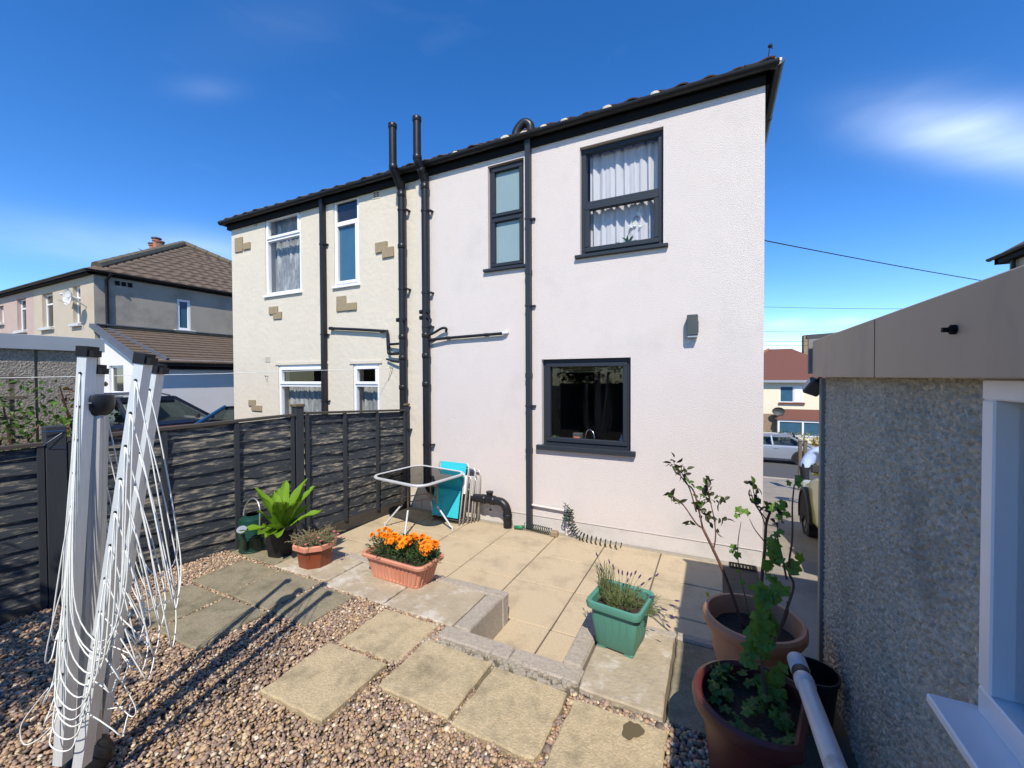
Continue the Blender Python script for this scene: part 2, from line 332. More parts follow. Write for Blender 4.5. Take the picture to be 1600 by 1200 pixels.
# ================================================================== SETTING: ground, drive, road
KN = [(-80, 0), (5.4, 0), (7.2, -.3), (14, -1.45), (17.5, -1.87), (25, -2.4), (37, -2.9), (60, -3), (900, -3)]
def gz(y):
    for (a, za), (b, zb) in zip(KN, KN[1:]):
        if y <= b: return za + (zb-za)*max(0, (y-a))/(b-a)
    return KN[-1][1]
def strip(name, m, x0, x1, y0, y1, dz, kind='structure', skirt=0):
    ys = sorted({y0, y1, *[k for k, _ in KN if y0 < k < y1]}); mb = MB()
    for a, b in zip(ys, ys[1:]): mb.quad((x0,a,gz(a)+dz),(x1,a,gz(a)+dz),(x1,b,gz(b)+dz),(x0,b,gz(b)+dz))
    return tag(mb.build(name, m), kind=kind)
strip('ground', 'earth', -700, 700, -80, 900, -.04)
strip('driveway', 'drive_concrete', .40, 4.6, 3.02, 16.6, -.004)
strip('driveway', 'drive_concrete', -14.6, -8.9, -3, 16.6, -.008)
strip('road', 'asphalt', -200, 200, 18.3, 25.9, -.02)
mb = MB()
for a, b in ((16.6, 18.15),): mb.box((-200,a,gz(17)-.3),(200,b,gz(17.4)+.02))
tag(mb.build('pavement', 'pavement'), kind='structure')
mb = MB(); mb.box((-200,26.1,-2.9),(200,28.2,gz(26)+.06)); tag(mb.build('pavement', 'pavement'), kind='structure')
mb = MB(); mb.cbox((-200,18.15,-2.3),(200,18.3,gz(17.4)+.035),.02); tag(mb.build('kerb', 'concrete_kerb'), kind='structure')
mb = MB(); mb.cbox((-200,25.9,-2.9),(200,26.1,gz(26)+.075),.02); tag(mb.build('kerb', 'concrete_kerb'), kind='structure')
strip('lawn', 'grass_far', -8.7, -4.7, -4, 4.9, -.03)

# ------------------------------------------------------------------ patio of buff slabs
mb = MB(); mb.box((-4.3,2.3,-.12),(.40,5.02,-.009)); patio = tag(mb.build('patio', 'joint_dark'), kind='structure')
def slab(x0, x1, y0, y1, z, t, m, parent, name='slab', j=.004, c=.006, rot=.4, uneven=0):
    mb = MB(); cx, cy = (x0+x1)/2, (y0+y1)/2
    M = Matrix.Translation((cx, cy, z-t/2+jit(j*.5))) @ Matrix.Rotation(R(jit(rot)), 4, 'Z') @ Matrix.Rotation(R(jit(.25)), 4, 'X') @ Matrix.Rotation(R(jit(.25)), 4, 'Y')
    hx, hy = (x1-x0)/2, (y1-y0)/2
    if not uneven: mb.cbox((-hx,-hy,-t/2),(hx,hy,t/2),c,M)
    else:   # worn, chipped outline
        n = 9; ring = []
        for (ax, ay, bx, by) in ((-hx,-hy,hx,-hy),(hx,-hy,hx,hy),(hx,hy,-hx,hy),(-hx,hy,-hx,-hy)):
            for i in range(n):
                q = i/n; e = uneven*.45*(random.random()**2.5)*(1.5 if i == 0 else 1)
                px, py = ax+(bx-ax)*q, ay+(by-ay)*q; ring.append((px*(1-e/hx), py*(1-e/hy)))
        lo = [M @ Vector((a,b,-t/2)) for a, b in ring]; mi = [M @ Vector((a,b,t/2-c)) for a, b in ring]; hi = [M @ Vector((a*(1-c/hx),b*(1-c/hy),t/2)) for a, b in ring]
        mb.rings([lo, mi, hi], True, False, True)
    return mb.build(name, m, parent)
PX = -2.41; cols = [PX+.622*k for k in range(-3, 5)]; rows = [4.90, 4.272, 3.65, 3.028, 2.40]
for i, (x0, x1) in enumerate(zip(cols, cols[1:])):
    for r in range(4):
        y1, y0 = rows[r], rows[r+1]
        if r == 3 and not (-1.6 < x0 < -.9 or -1.6 < (x0+x1)/2 < -.7): continue
        a, b = x0+.006, x1-.006
        if r == 3: a, b = max(a, -1.515), min(b, -.835)
        if b-a < .08: continue
        slab(a, b, y0+.006, y1-.006, .002, .05, 'slab_patio', patio, j=.003)
for r in range(3): slab(-4.262, cols[0]-.006, rows[r+1]+.006, rows[r]-.006, .002, .05, 'slab_patio', patio, j=.003)
mb = MB(); mb.box((-4.28,4.906,-.03),(-3.0,4.998,-.003)); mb.box((-2.99,4.906,-.03),(.34,4.998,-.008)); mb.build('cement_strip', 'cement', patio)

# ------------------------------------------------------------------ raised terrace with kerbs, slabs and gravel
T = .24
mb = MB()
for a, b in (((-4.72,-4.5),(-1.652,2.88)), ((-1.652,-4.5),(-.72,2.27)), ((-.72,-4.5),(.60,2.93))):
    mb.box((a[0],a[1],-.1),(b[0],b[1],T-.03))
terrace = tag(mb.build('terrace', 'earth'), kind='structure')
def kerb(a, b):
    mb = MB(); mb.cbox(a, b, .012)
    for i, v in enumerate(mb.v): mb.v[i] = (v[0]+jit(.004), v[1]+jit(.004), v[2]+jit(.004))
    return mb.build('kerb_stone', 'concrete_kerb', terrace)
kerb((-2.16,2.885,-.05),(-1.51,2.985,T+.006)); kerb((-1.655,2.395,-.05),(-1.512,2.882,T+.012))
kerb((-1.70,2.262,-.05),(-1.16,2.392,T+.010)); kerb((-1.155,2.262,-.05),(-.70,2.39,T+.004)); kerb((-.845,2.394,-.05),(-.715,3.0,T+.006))
kerb((-.71,2.955,-.05),(-.235,3.03,T-.006)); kerb((-.23,2.95,-.05),(.56,3.03,T+.0)); kerb((-3.3,2.90,-.05),(-2.165,2.985,T-.004)); kerb((-4.55,2.90,-.05),(-3.305,2.985,T-.01))
SL = []   # slab outlines, kept clear of gravel
def tslab(x0, x1, y0, y1, m, z=T+.012, un=.02, rot=1.0):
    SL.append((x0, x1, y0, y1)); return slab(x0, x1, y0, y1, z, .05, m, terrace, uneven=un, rot=rot, c=.008)
tslab(-2.28,-1.785,1.415,1.885,'slab_buff',T+.022); tslab(-1.725,-1.225,1.73,2.195,'slab_buff'); tslab(-1.20,-.725,1.70,2.165,'slab_buff'); tslab(-.69,-.205,1.675,2.14,'slab_buff')
tslab(-2.25,-1.755,1.925,2.37,'slab_buff',T+.004); tslab(-2.305,-1.665,2.395,2.875,'flagstone',T+.006,.012,.3); tslab(-3.0,-2.32,2.40,2.88,'flagstone',T+.004,.02); tslab(-3.72,-3.02,2.45,2.885,'flagstone',T+.002,.025)
tslab(-4.42,-3.74,2.47,2.885,'slab_dark',T-.002,.03); tslab(-3.5,-3.01,1.455,1.93,'slab_dark'); tslab(-3.56,-3.03,1.95,2.42,'slab_dark',T+.008); tslab(-3.01,-2.60,1.95,2.38,'slab_dark',T+.008); tslab(-4.03,-3.53,1.47,1.93,'slab_dark',T+.006); tslab(-4.10,-3.58,1.95,2.42,'slab_dark',T+.002)
tslab(-.70,-.24,2.225,2.945,'flagstone',T+.004,.02,.3); tslab(-.225,.30,2.21,2.94,'slab_dark',T-.004,.02,.3); tslab(.02,.55,1.3,1.75,'slab_dark',T,.02)
mb = MB()   # crumbled mortar between the kerb and the stepping slabs
for i in range(170):
    x = random.uniform(-1.75,-.72); y = random.uniform(2.17,2.275); r = random.uniform(.006,.022)
    mb.lathe([(r*.9,-.02),(r,.0),(r*.7,r*.45),(r*.2,r*.6)], (x,y,T-.012), 6, False, True, 1+jit(.3), 1+jit(.3))
for i in range(60):
    x = random.uniform(-.72,-.2); y = random.uniform(2.14,2.22); r = random.uniform(.005,.018)
    mb.lathe([(r*.9,-.02),(r,.0),(r*.7,r*.45),(r*.2,r*.6)], (x,y,T-.012), 6, False, True)
tag(mb.build('mortar_crumbs', 'cement', terrace), kind='stuff')
# wet patch on the right-hand slab, a flat pour mark
mb = MB(); c = FZ(988,1142,T+.0135); n = 26; ring = []
for j in range(n):
    a = 2*math.pi*j/n; r = .045*(1+.16*math.sin(2*a+.5)+.13*math.sin(3*a+1)+.07*math.sin(7*a)); ring.append(c+Vector((r*math.cos(a), r*math.sin(a)*1.3, .0035)))
mb.add(ring, [tuple(range(n))]); mb.build('damp_stain', 'wet_stone', terrace)

# gravel: real pebbles, one mass
def ico(sub):
    bm = bmesh.new(); bmesh.ops.create_icosphere(bm, subdivisions=sub, radius=1); bm.verts.index_update()
    v = np.array([q.co[:] for q in bm.verts]); f = np.array([[q.index for q in p.verts] for p in bm.faces]); bm.free(); return v, f
def gravel(name, n, region, sub, seed, size=(.0065,.0125)):
    g = np.random.default_rng(seed); v0, f0 = ico(sub); pts = []
    x0, x1, y0, y1 = region
    P = np.stack([g.uniform(x0,x1,n), g.uniform(y0,y1,n)], 1)
    ok = np.ones(n, bool)
    for a, b, c, d in SL: ok &= ~((P[:,0] > a+.004) & (P[:,0] < b-.004) & (P[:,1] > c+.004) & (P[:,1] < d-.004))
    ok &= ~((P[:,1] > 2.27) & (P[:,0] > -1.72))
    f_ = -.4424*P[:,0]+.897*P[:,1]; r_ = .897*P[:,0]+.4424*P[:,1]
    ok &= (f_ > .9) & (np.abs(r_) < 1.5*f_+.3)
    P = P[ok]; n = len(P)
    nv = len(v0); a = g.uniform(size[0],size[1],n)*np.where(g.random(n) < .1, 1.45, 1)
    sc = np.stack([a*g.uniform(.9,1.35,n), a*g.uniform(.75,1.0,n), a*g.uniform(.5,.8,n)], 1)
    lump = 1+.13*g.standard_normal((8, nv)); kind = g.integers(0,8,n)
    q = v0[None]*lump[kind][:,:,None]*sc[:,None,:]
    # random rotation: yaw plus a moderate tilt
    yaw = g.uniform(0,6.283,n); til = g.normal(0,.4,n)
    ct, st = np.cos(til)[:,None], np.sin(til)[:,None]; y_, z_ = q[:,:,1]*ct-q[:,:,2]*st, q[:,:,1]*st+q[:,:,2]*ct
    cy, sy = np.cos(yaw)[:,None], np.sin(yaw)[:,None]; X = q[:,:,0]*cy-y_*sy; Y = q[:,:,0]*sy+y_*cy
    base = T-.026 + g.random(n)**1.6*.022
    V = np.stack([X+P[:,0:1], Y+P[:,1:2], z_+base[:,None]+a[:,None]*.4], 2).reshape(-1,3)
    F = (f0[None]+np.arange(n)[:,None,None]*nv).reshape(-1,3)
    me = bpy.data.meshes.new(name); me.vertices.add(len(V)); me.vertices.foreach_set('co', V.ravel()); me.loops.add(F.size); me.loops.foreach_set('vertex_index', F.ravel())
    me.polygons.add(len(F)); me.polygons.foreach_set('loop_start', np.arange(0,F.size,3)); me.polygons.foreach_set('loop_total', np.full(len(F),3)); me.polygons.foreach_set('use_smooth', np.ones(len(F),bool))
    pal = np.array([(.36,.24,.15),(.29,.185,.115),(.43,.31,.19),(.50,.39,.25),(.23,.165,.125),(.33,.24,.175),(.56,.47,.34),(.25,.18,.155),(.44,.29,.14),(.38,.255,.175),(.64,.56,.44),(.16,.12,.095)])
    ci = pal[g.choice(len(pal), n, p=[.15,.13,.13,.09,.11,.12,.05,.08,.04,.06,.02,.02])]*g.uniform(.8,1.15,(n,1))
    C = np.ones((n,nv,4)); C[:,:,:3] = ci[:,None,:]
    ca = me.color_attributes.new('pebble', 'FLOAT_COLOR', 'POINT'); ca.data.foreach_set('color', C.ravel())
    me.update(); me.validate(); me.materials.append(MATS['pebbles']); o = bpy.data.objects.new(name, me); COL.objects.link(o); return o
m = mat('pebbles', (.3,.2,.15), .62, bump=.3, bscale=160); at = m.node_tree.nodes.new('ShaderNodeVertexColor'); at.layer_name = 'pebble'
m.node_tree.links.new(at.outputs[0], m.node_tree.nodes['Principled BSDF'].inputs['Base Color'])
g1 = gravel('gravel', 46000, (-4.6,-.7,.25,1.98), 2 if False else 1, 3)
tag(g1, 'loose brown and cream pebble gravel around the stepping slabs', 'gravel', kind='stuff')
g2 = gravel('gravel', 17000, (-4.6,-1.66,1.98,2.46), 1, 4); tag(g2, 'pebble gravel between the darker slabs and the stepping slabs', 'gravel', kind='stuff')
g3 = gravel('gravel', 5200, (-.72,.2,1.1,2.2), 1, 5, (.009,.017)); tag(g3, 'larger pebbles in the shade beside the maroon pot', 'gravel', kind='stuff')

# ================================================================== HOUSES
def wall(parent, name, m, fr, u0, u1, z0, z1, holes, depth=.11):
    """wall sheet with real openings; fr maps (u, z, d) to the world, d runs into the wall"""
    us = sorted({u0, u1, *[h[0] for h in holes], *[h[1] for h in holes]}); zs = sorted({z0, z1, *[h[2] for h in holes], *[h[3] for h in holes]}); mb = MB()
    for a, b in zip(us, us[1:]):
        for c, d in zip(zs, zs[1:]):
            if any(h[0] <= (a+b)/2 <= h[1] and h[2] <= (c+d)/2 <= h[3] for h in holes): continue
            mb.quad(fr(a,c,0), fr(b,c,0), fr(b,d,0), fr(a,d,0))
    for a, b, c, d in holes:
        for q in ((a,c,b,c),(b,c,b,d),(b,d,a,d),(a,d,a,c)):
            mb.quad(fr(q[0],q[1],0), fr(q[2],q[3],0), fr(q[2],q[3],depth+.12), fr(q[0],q[1],depth+.12))
    return mb.build(name, m, parent)
def fbox(mb, fr, u0, u1, z0, z1, d0, d1, c=.004):
    a, b = fr(u0,z0,d0), fr(u1,z1,d1); return mb.cbox(a, b, c)
def framering(mb, fr, u0, u1, z0, z1, d0, d1, w, c=.004, wb=None):
    wb = wb or w
    fbox(mb,fr,u0,u1,z1-w,z1,d0,d1,c); fbox(mb,fr,u0,u1,z0,z0+wb,d0,d1,c); fbox(mb,fr,u0,u0+w,z0+wb,z1-w,d0,d1,c); fbox(mb,fr,u1-w,u1,z0+wb,z1-w,d0,d1,c)
def window(parent, fr, h, m, bars=(), sash=(), rec=.07, w=.055, gm='glass', sill=None, sill_m=None, sill_d=.05, sill_o=.06):
    """h: opening (u0,u1,z0,z1); bars: heights of transoms; sash: panes (by index from the top) that carry an opening sash"""
    u0, u1, z0, z1 = h; mb = MB(); framering(mb, fr, u0+.002, u1-.002, z0+.002, z1-.002, rec, rec+.07, w)
    zs = [z1-w, *[b for b in bars], z0+w]
    for b in bars: fbox(mb, fr, u0+w, u1-w, b-w*.5, b+w*.5, rec, rec+.068)
    win = mb.build('window', m, parent)
    for i in range(len(zs)-1):
        zt = zs[i]-(w*.5 if i > 0 else 0); zb = zs[i+1]+(w*.5 if i < len(zs)-2 else 0); a, b = u0+w, u1-w
        if i in sash:
            mb = MB(); framering(mb, fr, a-.012, b+.012, zb-.012, zt+.012, rec-.018, rec+.05, w*.95, .006); mb.build('sash', m, win); a += w*.85; b -= w*.85; zt -= w*.85; zb += w*.85
        mb = MB(); mb.quad(fr(a-.004,zb-.004,rec+.028), fr(b+.004,zb-.004,rec+.028), fr(b+.004,zt+.004,rec+.028), fr(a-.004,zt+.004,rec+.028)); mb.build('pane', gm if isinstance(gm, str) else gm[i], win)
    if sill:
        mb = MB(); fbox(mb, fr, u0-sill_o, u1+sill_o, z0-sill, z0+.004, -sill_d, rec+.06, .005); mb.build('sill', sill_m or m, win)
    return win
def room(parent, fr, h, d0, d1, m, grow=.25):
    """the space behind a window: floor, walls and ceiling as one shell"""
    u0, u1, z0, z1 = h[0]-grow, h[1]+grow, h[2]-.5, h[3]+.3; mb = MB()
    c = [fr(u0,z0,d0), fr(u1,z0,d0), fr(u1,z1,d0), fr(u0,z1,d0), fr(u0,z0,d1), fr(u1,z0,d1), fr(u1,z1,d1), fr(u0,z1,d1)]
    mb.add(c, [(0,1,5,4),(1,2,6,5),(2,3,7,6),(3,0,4,7),(4,5,6,7)]); 
    # front face round the opening
    for a, b, e, g in ((u0,h[0],z0,z1),(h[1],u1,z0,z1),(h[0],h[1],z0,h[2]),(h[0],h[1],h[3],z1)): mb.quad(fr(a,e,d0), fr(b,e,d0), fr(b,g,d0), fr(a,g,d0))
    return mb.build('room_lining', m, parent)
def curtain(name, fr, u0, u1, z0, z1, d, m, label, waves=9, amp=.025, top=None, group=None, flare=0):
    mb = MB(); n = waves*8; k = 10
    for i in range(n+1):
        t = i/n; ph = t*waves*2*math.pi
        for j in range(k+1):
            s = j/k; zt = z1 + (top(t) if top else 0); z = z0+(zt-z0)*s
            u = u0+(u1-u0)*t + .010*math.sin(ph*.7+s*2) + flare*(1-s)*(t-.5)
            mb.v.append(tuple(fr(u, z, d + amp*(.6+.4*math.sin(t*17))*math.sin(ph)*(1.1-.35*s)+.006*math.sin(ph*2.3+s*3))))
    for i in range(n):
        for j in range(k): a = i*(k+1)+j; mb.f.append((a,a+k+1,a+k+2,a+1)); mb.m.append(0)
    return tag(mb.build(name, m, None, True), label, 'curtain', group)
def gutter(parent, p, q, m='black_plastic', r=.057, drop=.0):
    p = Vector(p); q = Vector(q); d = (q-p).normalized(); s = d.cross(Vector((0,0,1))); prof = []
    for rr in (r, r-.005):
        prof.append([rr*math.cos(a) for a in np.linspace(math.pi, 2*math.pi, 9)])
    out = [(r*math.cos(a), r*math.sin(a)) for a in np.linspace(math.pi, 2*math.pi, 9)]; inn = [((r-.005)*math.cos(a), (r-.005)*math.sin(a)) for a in np.linspace(2*math.pi, math.pi, 9)]
    ring = [(x*1.0, y) for x, y in out+inn]; mb = MB()
    mb.rings([[c+s*x+Vector((0,0,y)) for x, y in ring] for c in (p, q)], True, True, True)
    g = mb.build('gutter', m, parent, True, 40); n = max(2, int((q-p).length/.95))
    for i in range(n+1):
        c = p + d*((q-p).length*(i+.02)/(n+.04)); mb = MB(); w = d*.014
        ro = [(x*1.07, y*1.07) for x, y in out]
        mb.rings([[c+e+s*x+Vector((0,0,y)) for x, y in ro+[(a*.93, b*.93) for a, b in reversed(ro)]] for e in (-w, w)], True, True, True); mb.build('gutter_bracket', m, g)
    return g
def pipe(parent, name, pts, r, m='black_plastic', n=12, collars=(), clips=(), clip_to=None, square=False):
    mb = MB()
    if square:
        for a, b in zip(pts, pts[1:]): mb.bar(a, b, r*2, r*2, (0,1,0))
    else: mb.tube(pts, r, n)
    o = mb.build(name, m, parent, not square, 50)
    for c in collars:
        c = Vector(c[0]), Vector(c[1]); mb = MB()
        if square: mb.bar(c[0]-c[1]*.03, c[0]+c[1]*.03, r*2.25, r*2.25, (0,1,0))
        else: mb.tube([c[0]-c[1]*.035, c[0]-c[1]*.03, c[0]+c[1]*.03, c[0]+c[1]*.035], [r*1.04,r*1.14,r*1.14,r*1.04], n)
        mb.build('pipe_collar', m, o, not square, 50)
    for z in clips:
        p = Vector(pts[0]); q = Vector(pts[-1]); t = (z-p.z)/(q.z-p.z) if abs(q.z-p.z) > .01 else .5; c = p.lerp(q, t); mb = MB()
        if square: mb.box((c.x-r*1.15,c.y-r*1.15,z-.012),(c.x+r*1.15,c.y+r*1.15,z+.012)); mb.box((c.x+r,c.y+r*.3,z-.014),(c.x+r+.05,clip_to,z+.01))
        else: mb.tube([(c.x,c.y,z-.014),(c.x,c.y,z+.014)], r*1.12, n); mb.box((c.x+r*.8,c.y+.0,z-.01),(c.x+r+.045,clip_to,z+.01))
        mb.build('pipe_clip', m, o)
    return o
def eaves_tiles(parent, x0, x1, yf, zf, pitch, m, pw=.272, rows=2, mort=True, lumps=0):
    """courses of single-roll tiles along the eaves, each tile its own piece"""
    n = max(1, round((x1-x0)/pw)); w = (x1-x0)/n; L = .36; cp, sp = math.cos(pitch), math.sin(pitch); tiles = []
    prof = [(0,.0),(.10,-.006),(.22,-.008),(.45,-.008),(.58,.0),(.66,.007),(.76,.012),(.86,.011),(.95,.005),(1.02,.0)]
    for r in range(rows):
        for i in range(n):
            mb = MB(); xs = x0+i*w; dy = jit(.012); dz = jit(.004); ln = []
            for t, lift in ((0,.018),(L,.0)):
                for th in (0, -.013):
                    ln.append([Vector((xs+u*w, yf + (r*.28+t)*cp+dy - (h+th)*sp, zf + (r*.28+t)*sp + lift + dz + (h+th)*cp + r*.006)) for u, h in prof])
            mb.rings([ln[0], ln[2]], False); mb.rings([ln[1], ln[3]], False); mb.rings([ln[0], ln[1]], False)
            o = mb.build('roof_tile', m, parent); tiles.append(o)
            if r == 0 and mort and random.random() < .6:
                mb = MB(); cx = xs+.78*w+jit(.02); hh = .022+random.random()*.012
                mb.lathe([(.05,-.03),(.055,.0),(.046,hh*.7),(.02,hh)], (cx+jit(.02), yf+.015+jit(.01), zf+.004), 7, True, True, 1.15+jit(.3), .5); mb.build('mortar_fill', 'mortar', parent)
    return tiles
def hip_roof(parent, x0, x1, y0, y1, z, pitch, m, hipL=True, hipR=True, name='roof'):
    ym = (y0+y1)/2; h = (ym-y0)*math.tan(pitch); d = ym-y0; a = x0+(d if hipL else 0); b = x1-(d if hipR else 0); mb = MB()
    c = [(x0,y0,z),(x1,y0,z),(x1,y1,z),(x0,y1,z),(a,ym,z+h),(b,ym,z+h)]
    mb.add(c, [(0,1,5,4),(2,3,4,5),(1,2,5),(3,0,4)]); mb.add([(q[0],q[1],q[2]-.02) for q in c[:4]], [(0,1,2,3)])
    return mb.build(name, m, parent)
YF = 5.0
frY = lambda Y: (lambda u, z, d: Vector((u, Y+d, z)))
frX = lambda X: (lambda u, z, d: Vector((X-d, u, z)))          # faces +X
XP = -4.02; PITCHR = R(30)
# ---------------------------------------------------------------- the white rendered house
house = thing('rendered_house', (-1.8,5,0), 'white rendered semi-detached house with dark grey windows and black gutter', 'house')
f5 = frY(YF)
P = lambda px, py, Y=YF: FY(px, py, Y)
a, b = P(904,226), P(1037,388); HB = (a.x, b.x, P(960,396).z, P(970,207).z)
HB = (P(906,300).x, P(1036.5,300).x, 3.50, 4.835)
HS = (P(762.5,330).x, P(818.5,330).x, P(790,418).z+.0, P(790,253).z)
HK = (P(846.5,640).x, P(985.5,640).x, P(915,700).z, P(915,560).z)
wall(house, 'wall', 'white_render', f5, XP, .45, .17, 5.0, [HB, HS, HK])
mb = MB(); mb.box((XP+.01,5.005,-.1),(.444,5.2,.18)); mb.build('plinth', 'plinth_render', house)
mb = MB(); mb.box((XP,4.997,.166),(.452,5.02,.176)); mb.build('plinth_bead', 'white_render', house)
mb = MB()   # right flank and back
mb.quad((.45,5,.17),(.45,13,.17),(.45,13,5),(.45,5,5)); mb.quad((.444,5.01,-2),(.444,13,-2),(.444,13,.18),(.444,5.01,.18)); mb.quad((.45,13,-2),(XP,13,-2),(XP,13,5),(.45,13,5)); mb.build('flank_wall', 'white_render', house)
w1 = window(house, f5, HB, 'anthracite', bars=(P(970,306).z,), sash=(1,), rec=.06, w=.062, sill=.035, sill_d=.05, sill_o=.055)
w2 = window(house, f5, HS, 'anthracite', bars=((HS[2]+HS[3])/2,), sash=(0,1), rec=.05, w=.05, gm='frosted_glass', sill=.035, sill_d=.05, sill_o=.06)
w3 = window(house, f5, HK, 'anthracite', sash=(0,), rec=.06, w=.058, sill=.055, sill_d=.06, sill_o=.06)
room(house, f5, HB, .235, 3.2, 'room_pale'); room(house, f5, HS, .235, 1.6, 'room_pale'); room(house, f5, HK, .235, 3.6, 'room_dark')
mb = MB(); mb.box((XP,4.965,4.985),(.49,5.0,5.145)); mb.box((.452,4.965,4.985),(.49,13,5.145)); mb.build('fascia', 'black_fascia', house)
gutter(house, (XP-.02,4.902,5.128), (.552,4.902,5.128)); gutter(house, (.548,4.87,5.128), (.548,13,5.128))
eaves_tiles(house, XP, .52, 4.868, 5.142, PITCHR, 'roof_tile_red')
roofw = hip_roof(house, -9.0+.1, .56, 4.87, 13.1, 5.135, PITCHR, 'roof_tile_red')
# trim the roof at the party wall: keep the right half only
me = roofw.data; bm = bmesh.new(); bm.from_mesh(me); bmesh.ops.bisect_plane(bm, geom=bm.verts[:]+bm.edges[:]+bm.faces[:], plane_co=Vector((XP,0,0))-ORG['rendered_house'], plane_no=(-1,0,0), clear_outer=True); bm.to_mesh(me); bm.free()
mb = MB()   # side eaves course seen end-on and the little corner finial
for i in range(9): mb.tube([(.50,4.95+i*.27,5.15),(.58,4.95+i*.27,5.135)], [.05,.045], 8)
mb.build('side_tile_rolls', 'mortar', house)
mb = MB(); mb.tube(bez([(.46,4.88,5.15),(.47,4.87,5.24),(.48,4.87,5.27),(.50,4.87,5.25)],4), .006, 6); mb.lathe([(.004,-.02),(.02,-.012),(.022,.0),(.012,.014)], (.478,4.87,5.285), 8); mb.build('hip_iron', 'cable_black', house)
# rainwater downpipe (square), soil stack, waste pipes
xd = P(826.2,500,4.955).x
pipe(house, 'downpipe', [(xd,4.955,0.0),(xd,4.955,5.08)], .034, 'anthracite', square=True, collars=[((xd,4.955,z),(0,0,1)) for z in (5.04,3.37,2.02,1.03)], clips=[4.06,2.93,1.62], clip_to=5.0)
xs = P(665.5,500,4.925).x
pipe(house, 'soil_stack', bez([(xs,4.925,.60),(xs,4.925,2.5),(xs,4.925,4.80),(xs,4.915,4.88),(xs,4.83,5.02),(xs,4.765,5.10),(xs,4.755,5.18),(xs,4.755,5.72)],6), .056, n=14,
     collars=[((xs,4.925,z),(0,0,1)) for z in (4.80,2.62,2.32,1.9)]+[((xs,4.84,5.005),Vector((0,-.6,.8))),((xs,4.757,5.15),(0,0,1)),((xs,4.755,5.69),(0,0,1))])
for z in (4.45,3.25,2.75,1.0):
    mb = MB(); mb.tube([(xs,4.925,z-.014),(xs,4.925,z+.014)], .063, 14); mb.box((xs+.055,4.925,z-.01),(xs+.10,5.0,z+.01)); mb.build('pipe_clip', 'black_plastic', house)
xe = P(793,800,4.86).x
pipe(house, 'drain_elbow', bez([(xs,4.925,.66),(xs+.005,4.915,.50),(xs+.06,4.89,.38),(xs+.16,4.87,.345),(xs+.5,4.86,.335),(xe-.2,4.86,.335),(xe-.06,4.86,.31),(xe-.008,4.86,.23),(xe,4.86,.14),(xe,4.86,-.02)],6), .056, n=14,
     collars=[((xs+.2,4.866,.343),(1,0,0)),((xe-.36,4.86,.335),(1,0,0)),((xe-.22,4.86,.335),(1,0,0)),((xe,4.86,.15),(0,0,1))])
mb = MB(); mb.lathe([(.04,0),(.045,.05),(.05,.055),(.05,.075),(.0,.08)], (xe-.27,4.86,.375), 14); mb.build('access_cap', 'black_plastic', house, True, 40)
mb = MB()   # broken render exposed under the drain
for i in range(26): 
    u = random.uniform(xs+.1,xe-.1); r = random.uniform(.03,.07); mb.lathe([(r,0),(r*.9,.006),(r*.4,.012)], (0,0,0), 8, False, True)
    for k in range(24): q = mb.v[-24+k]; mb.v[-24+k] = (u+q[0], 5.006-q[2], .20+random.random()*.0+.05*math.sin(i)+q[1]*.9)
mb.build('render_patch', 'plinth_render', house)
zz = P(735,525).z
wp = pipe(house, 'waste_pipe', [(xs+.06,4.93,P(690,528,4.94).z-.02),(P(700,530,4.95).x,4.955,P(700,528,4.95).z),(P(785,521,4.955).x,4.955,P(785,521,4.955).z)], .021, n=10, collars=[((P(700,528,4.955).x,4.955,P(700,528,4.955).z),(1,0,.02)),((P(760,523,4.955).x,4.955,P(760,523,4.955).z),(1,0,.02))])
e = P(785,521,4.955); mb = MB(); mb.tube([e, e+Vector((.05,.01,.012)), e+Vector((.06,.05,.01))], [.022,.024,.02], 10); mb.build('pipe_end', 'white_upvc', house, True)
pipe(house, 'swan_neck', bez([(xs+.05,4.92,P(672,524,4.93).z),P(680,519,4.93),P(690,513,4.93),P(697,513,4.94),P(697,518,4.97)],4), .019, n=8)
for z in (P(665,489).z, P(665,498).z):
    for s in (-1,1): mb = MB(); mb.tube([(xs+s*.05,4.90,z),(xs+s*.085,4.885,z)], [.034,.03], 10); mb.build('boss_cap', 'black_plastic', house, True, 40)
# flue elbow above the gutter
q = P(826,205,4.99); mb = MB(); mb.tube([q+Vector((0,.06,-.12)), q+Vector((0,.06,.05))], .05, 14); fl = mb.build('flue_pipe', 'grey_pipe', house, True, 40)
mb = MB(); mb.tube(bez([q+Vector((0,.06,.02)), q+Vector((-.01,.055,.11)), q+Vector((-.09,.04,.15)), q+Vector((-.17,.02,.07)), q+Vector((-.20,.01,-.02))],5), .058, 14); mb.build('flue_elbow', 'black_plastic', fl, True, 40)
# outside tap pipe, painted white
tx = P(885,800,4.965).x; tz = P(860,795,4.965).z
pipe(house, 'water_pipe', [(xd+.03,4.972,P(832,789,4.97).z),(tx,4.972,tz)], .016, 'white_render', n=8); pipe(house, 'water_pipe', [(tx,4.972,tz+.10),(tx,4.972,-.01)], .019, 'white_render', n=8, collars=[((tx,4.972,.21),(0,0,1)),((tx,4.972,tz),(0,0,1))])
mb = MB(); mb.tube([(tx,4.97,tz+.03),(tx,4.93,tz+.05),(tx+.015,4.90,tz+.02),(tx+.02,4.89,tz-.05)], [.014,.016,.014,.013], 8); mb.tube([(tx-.03,4.95,tz+.11),(tx+.035,4.94,tz+.085)], .006, 6); mb.tube([(tx-.01,4.95,tz+.07),(tx+.01,4.94,tz+.12)], .006, 6); mb.build('garden_tap', 'galvanised', house, True)

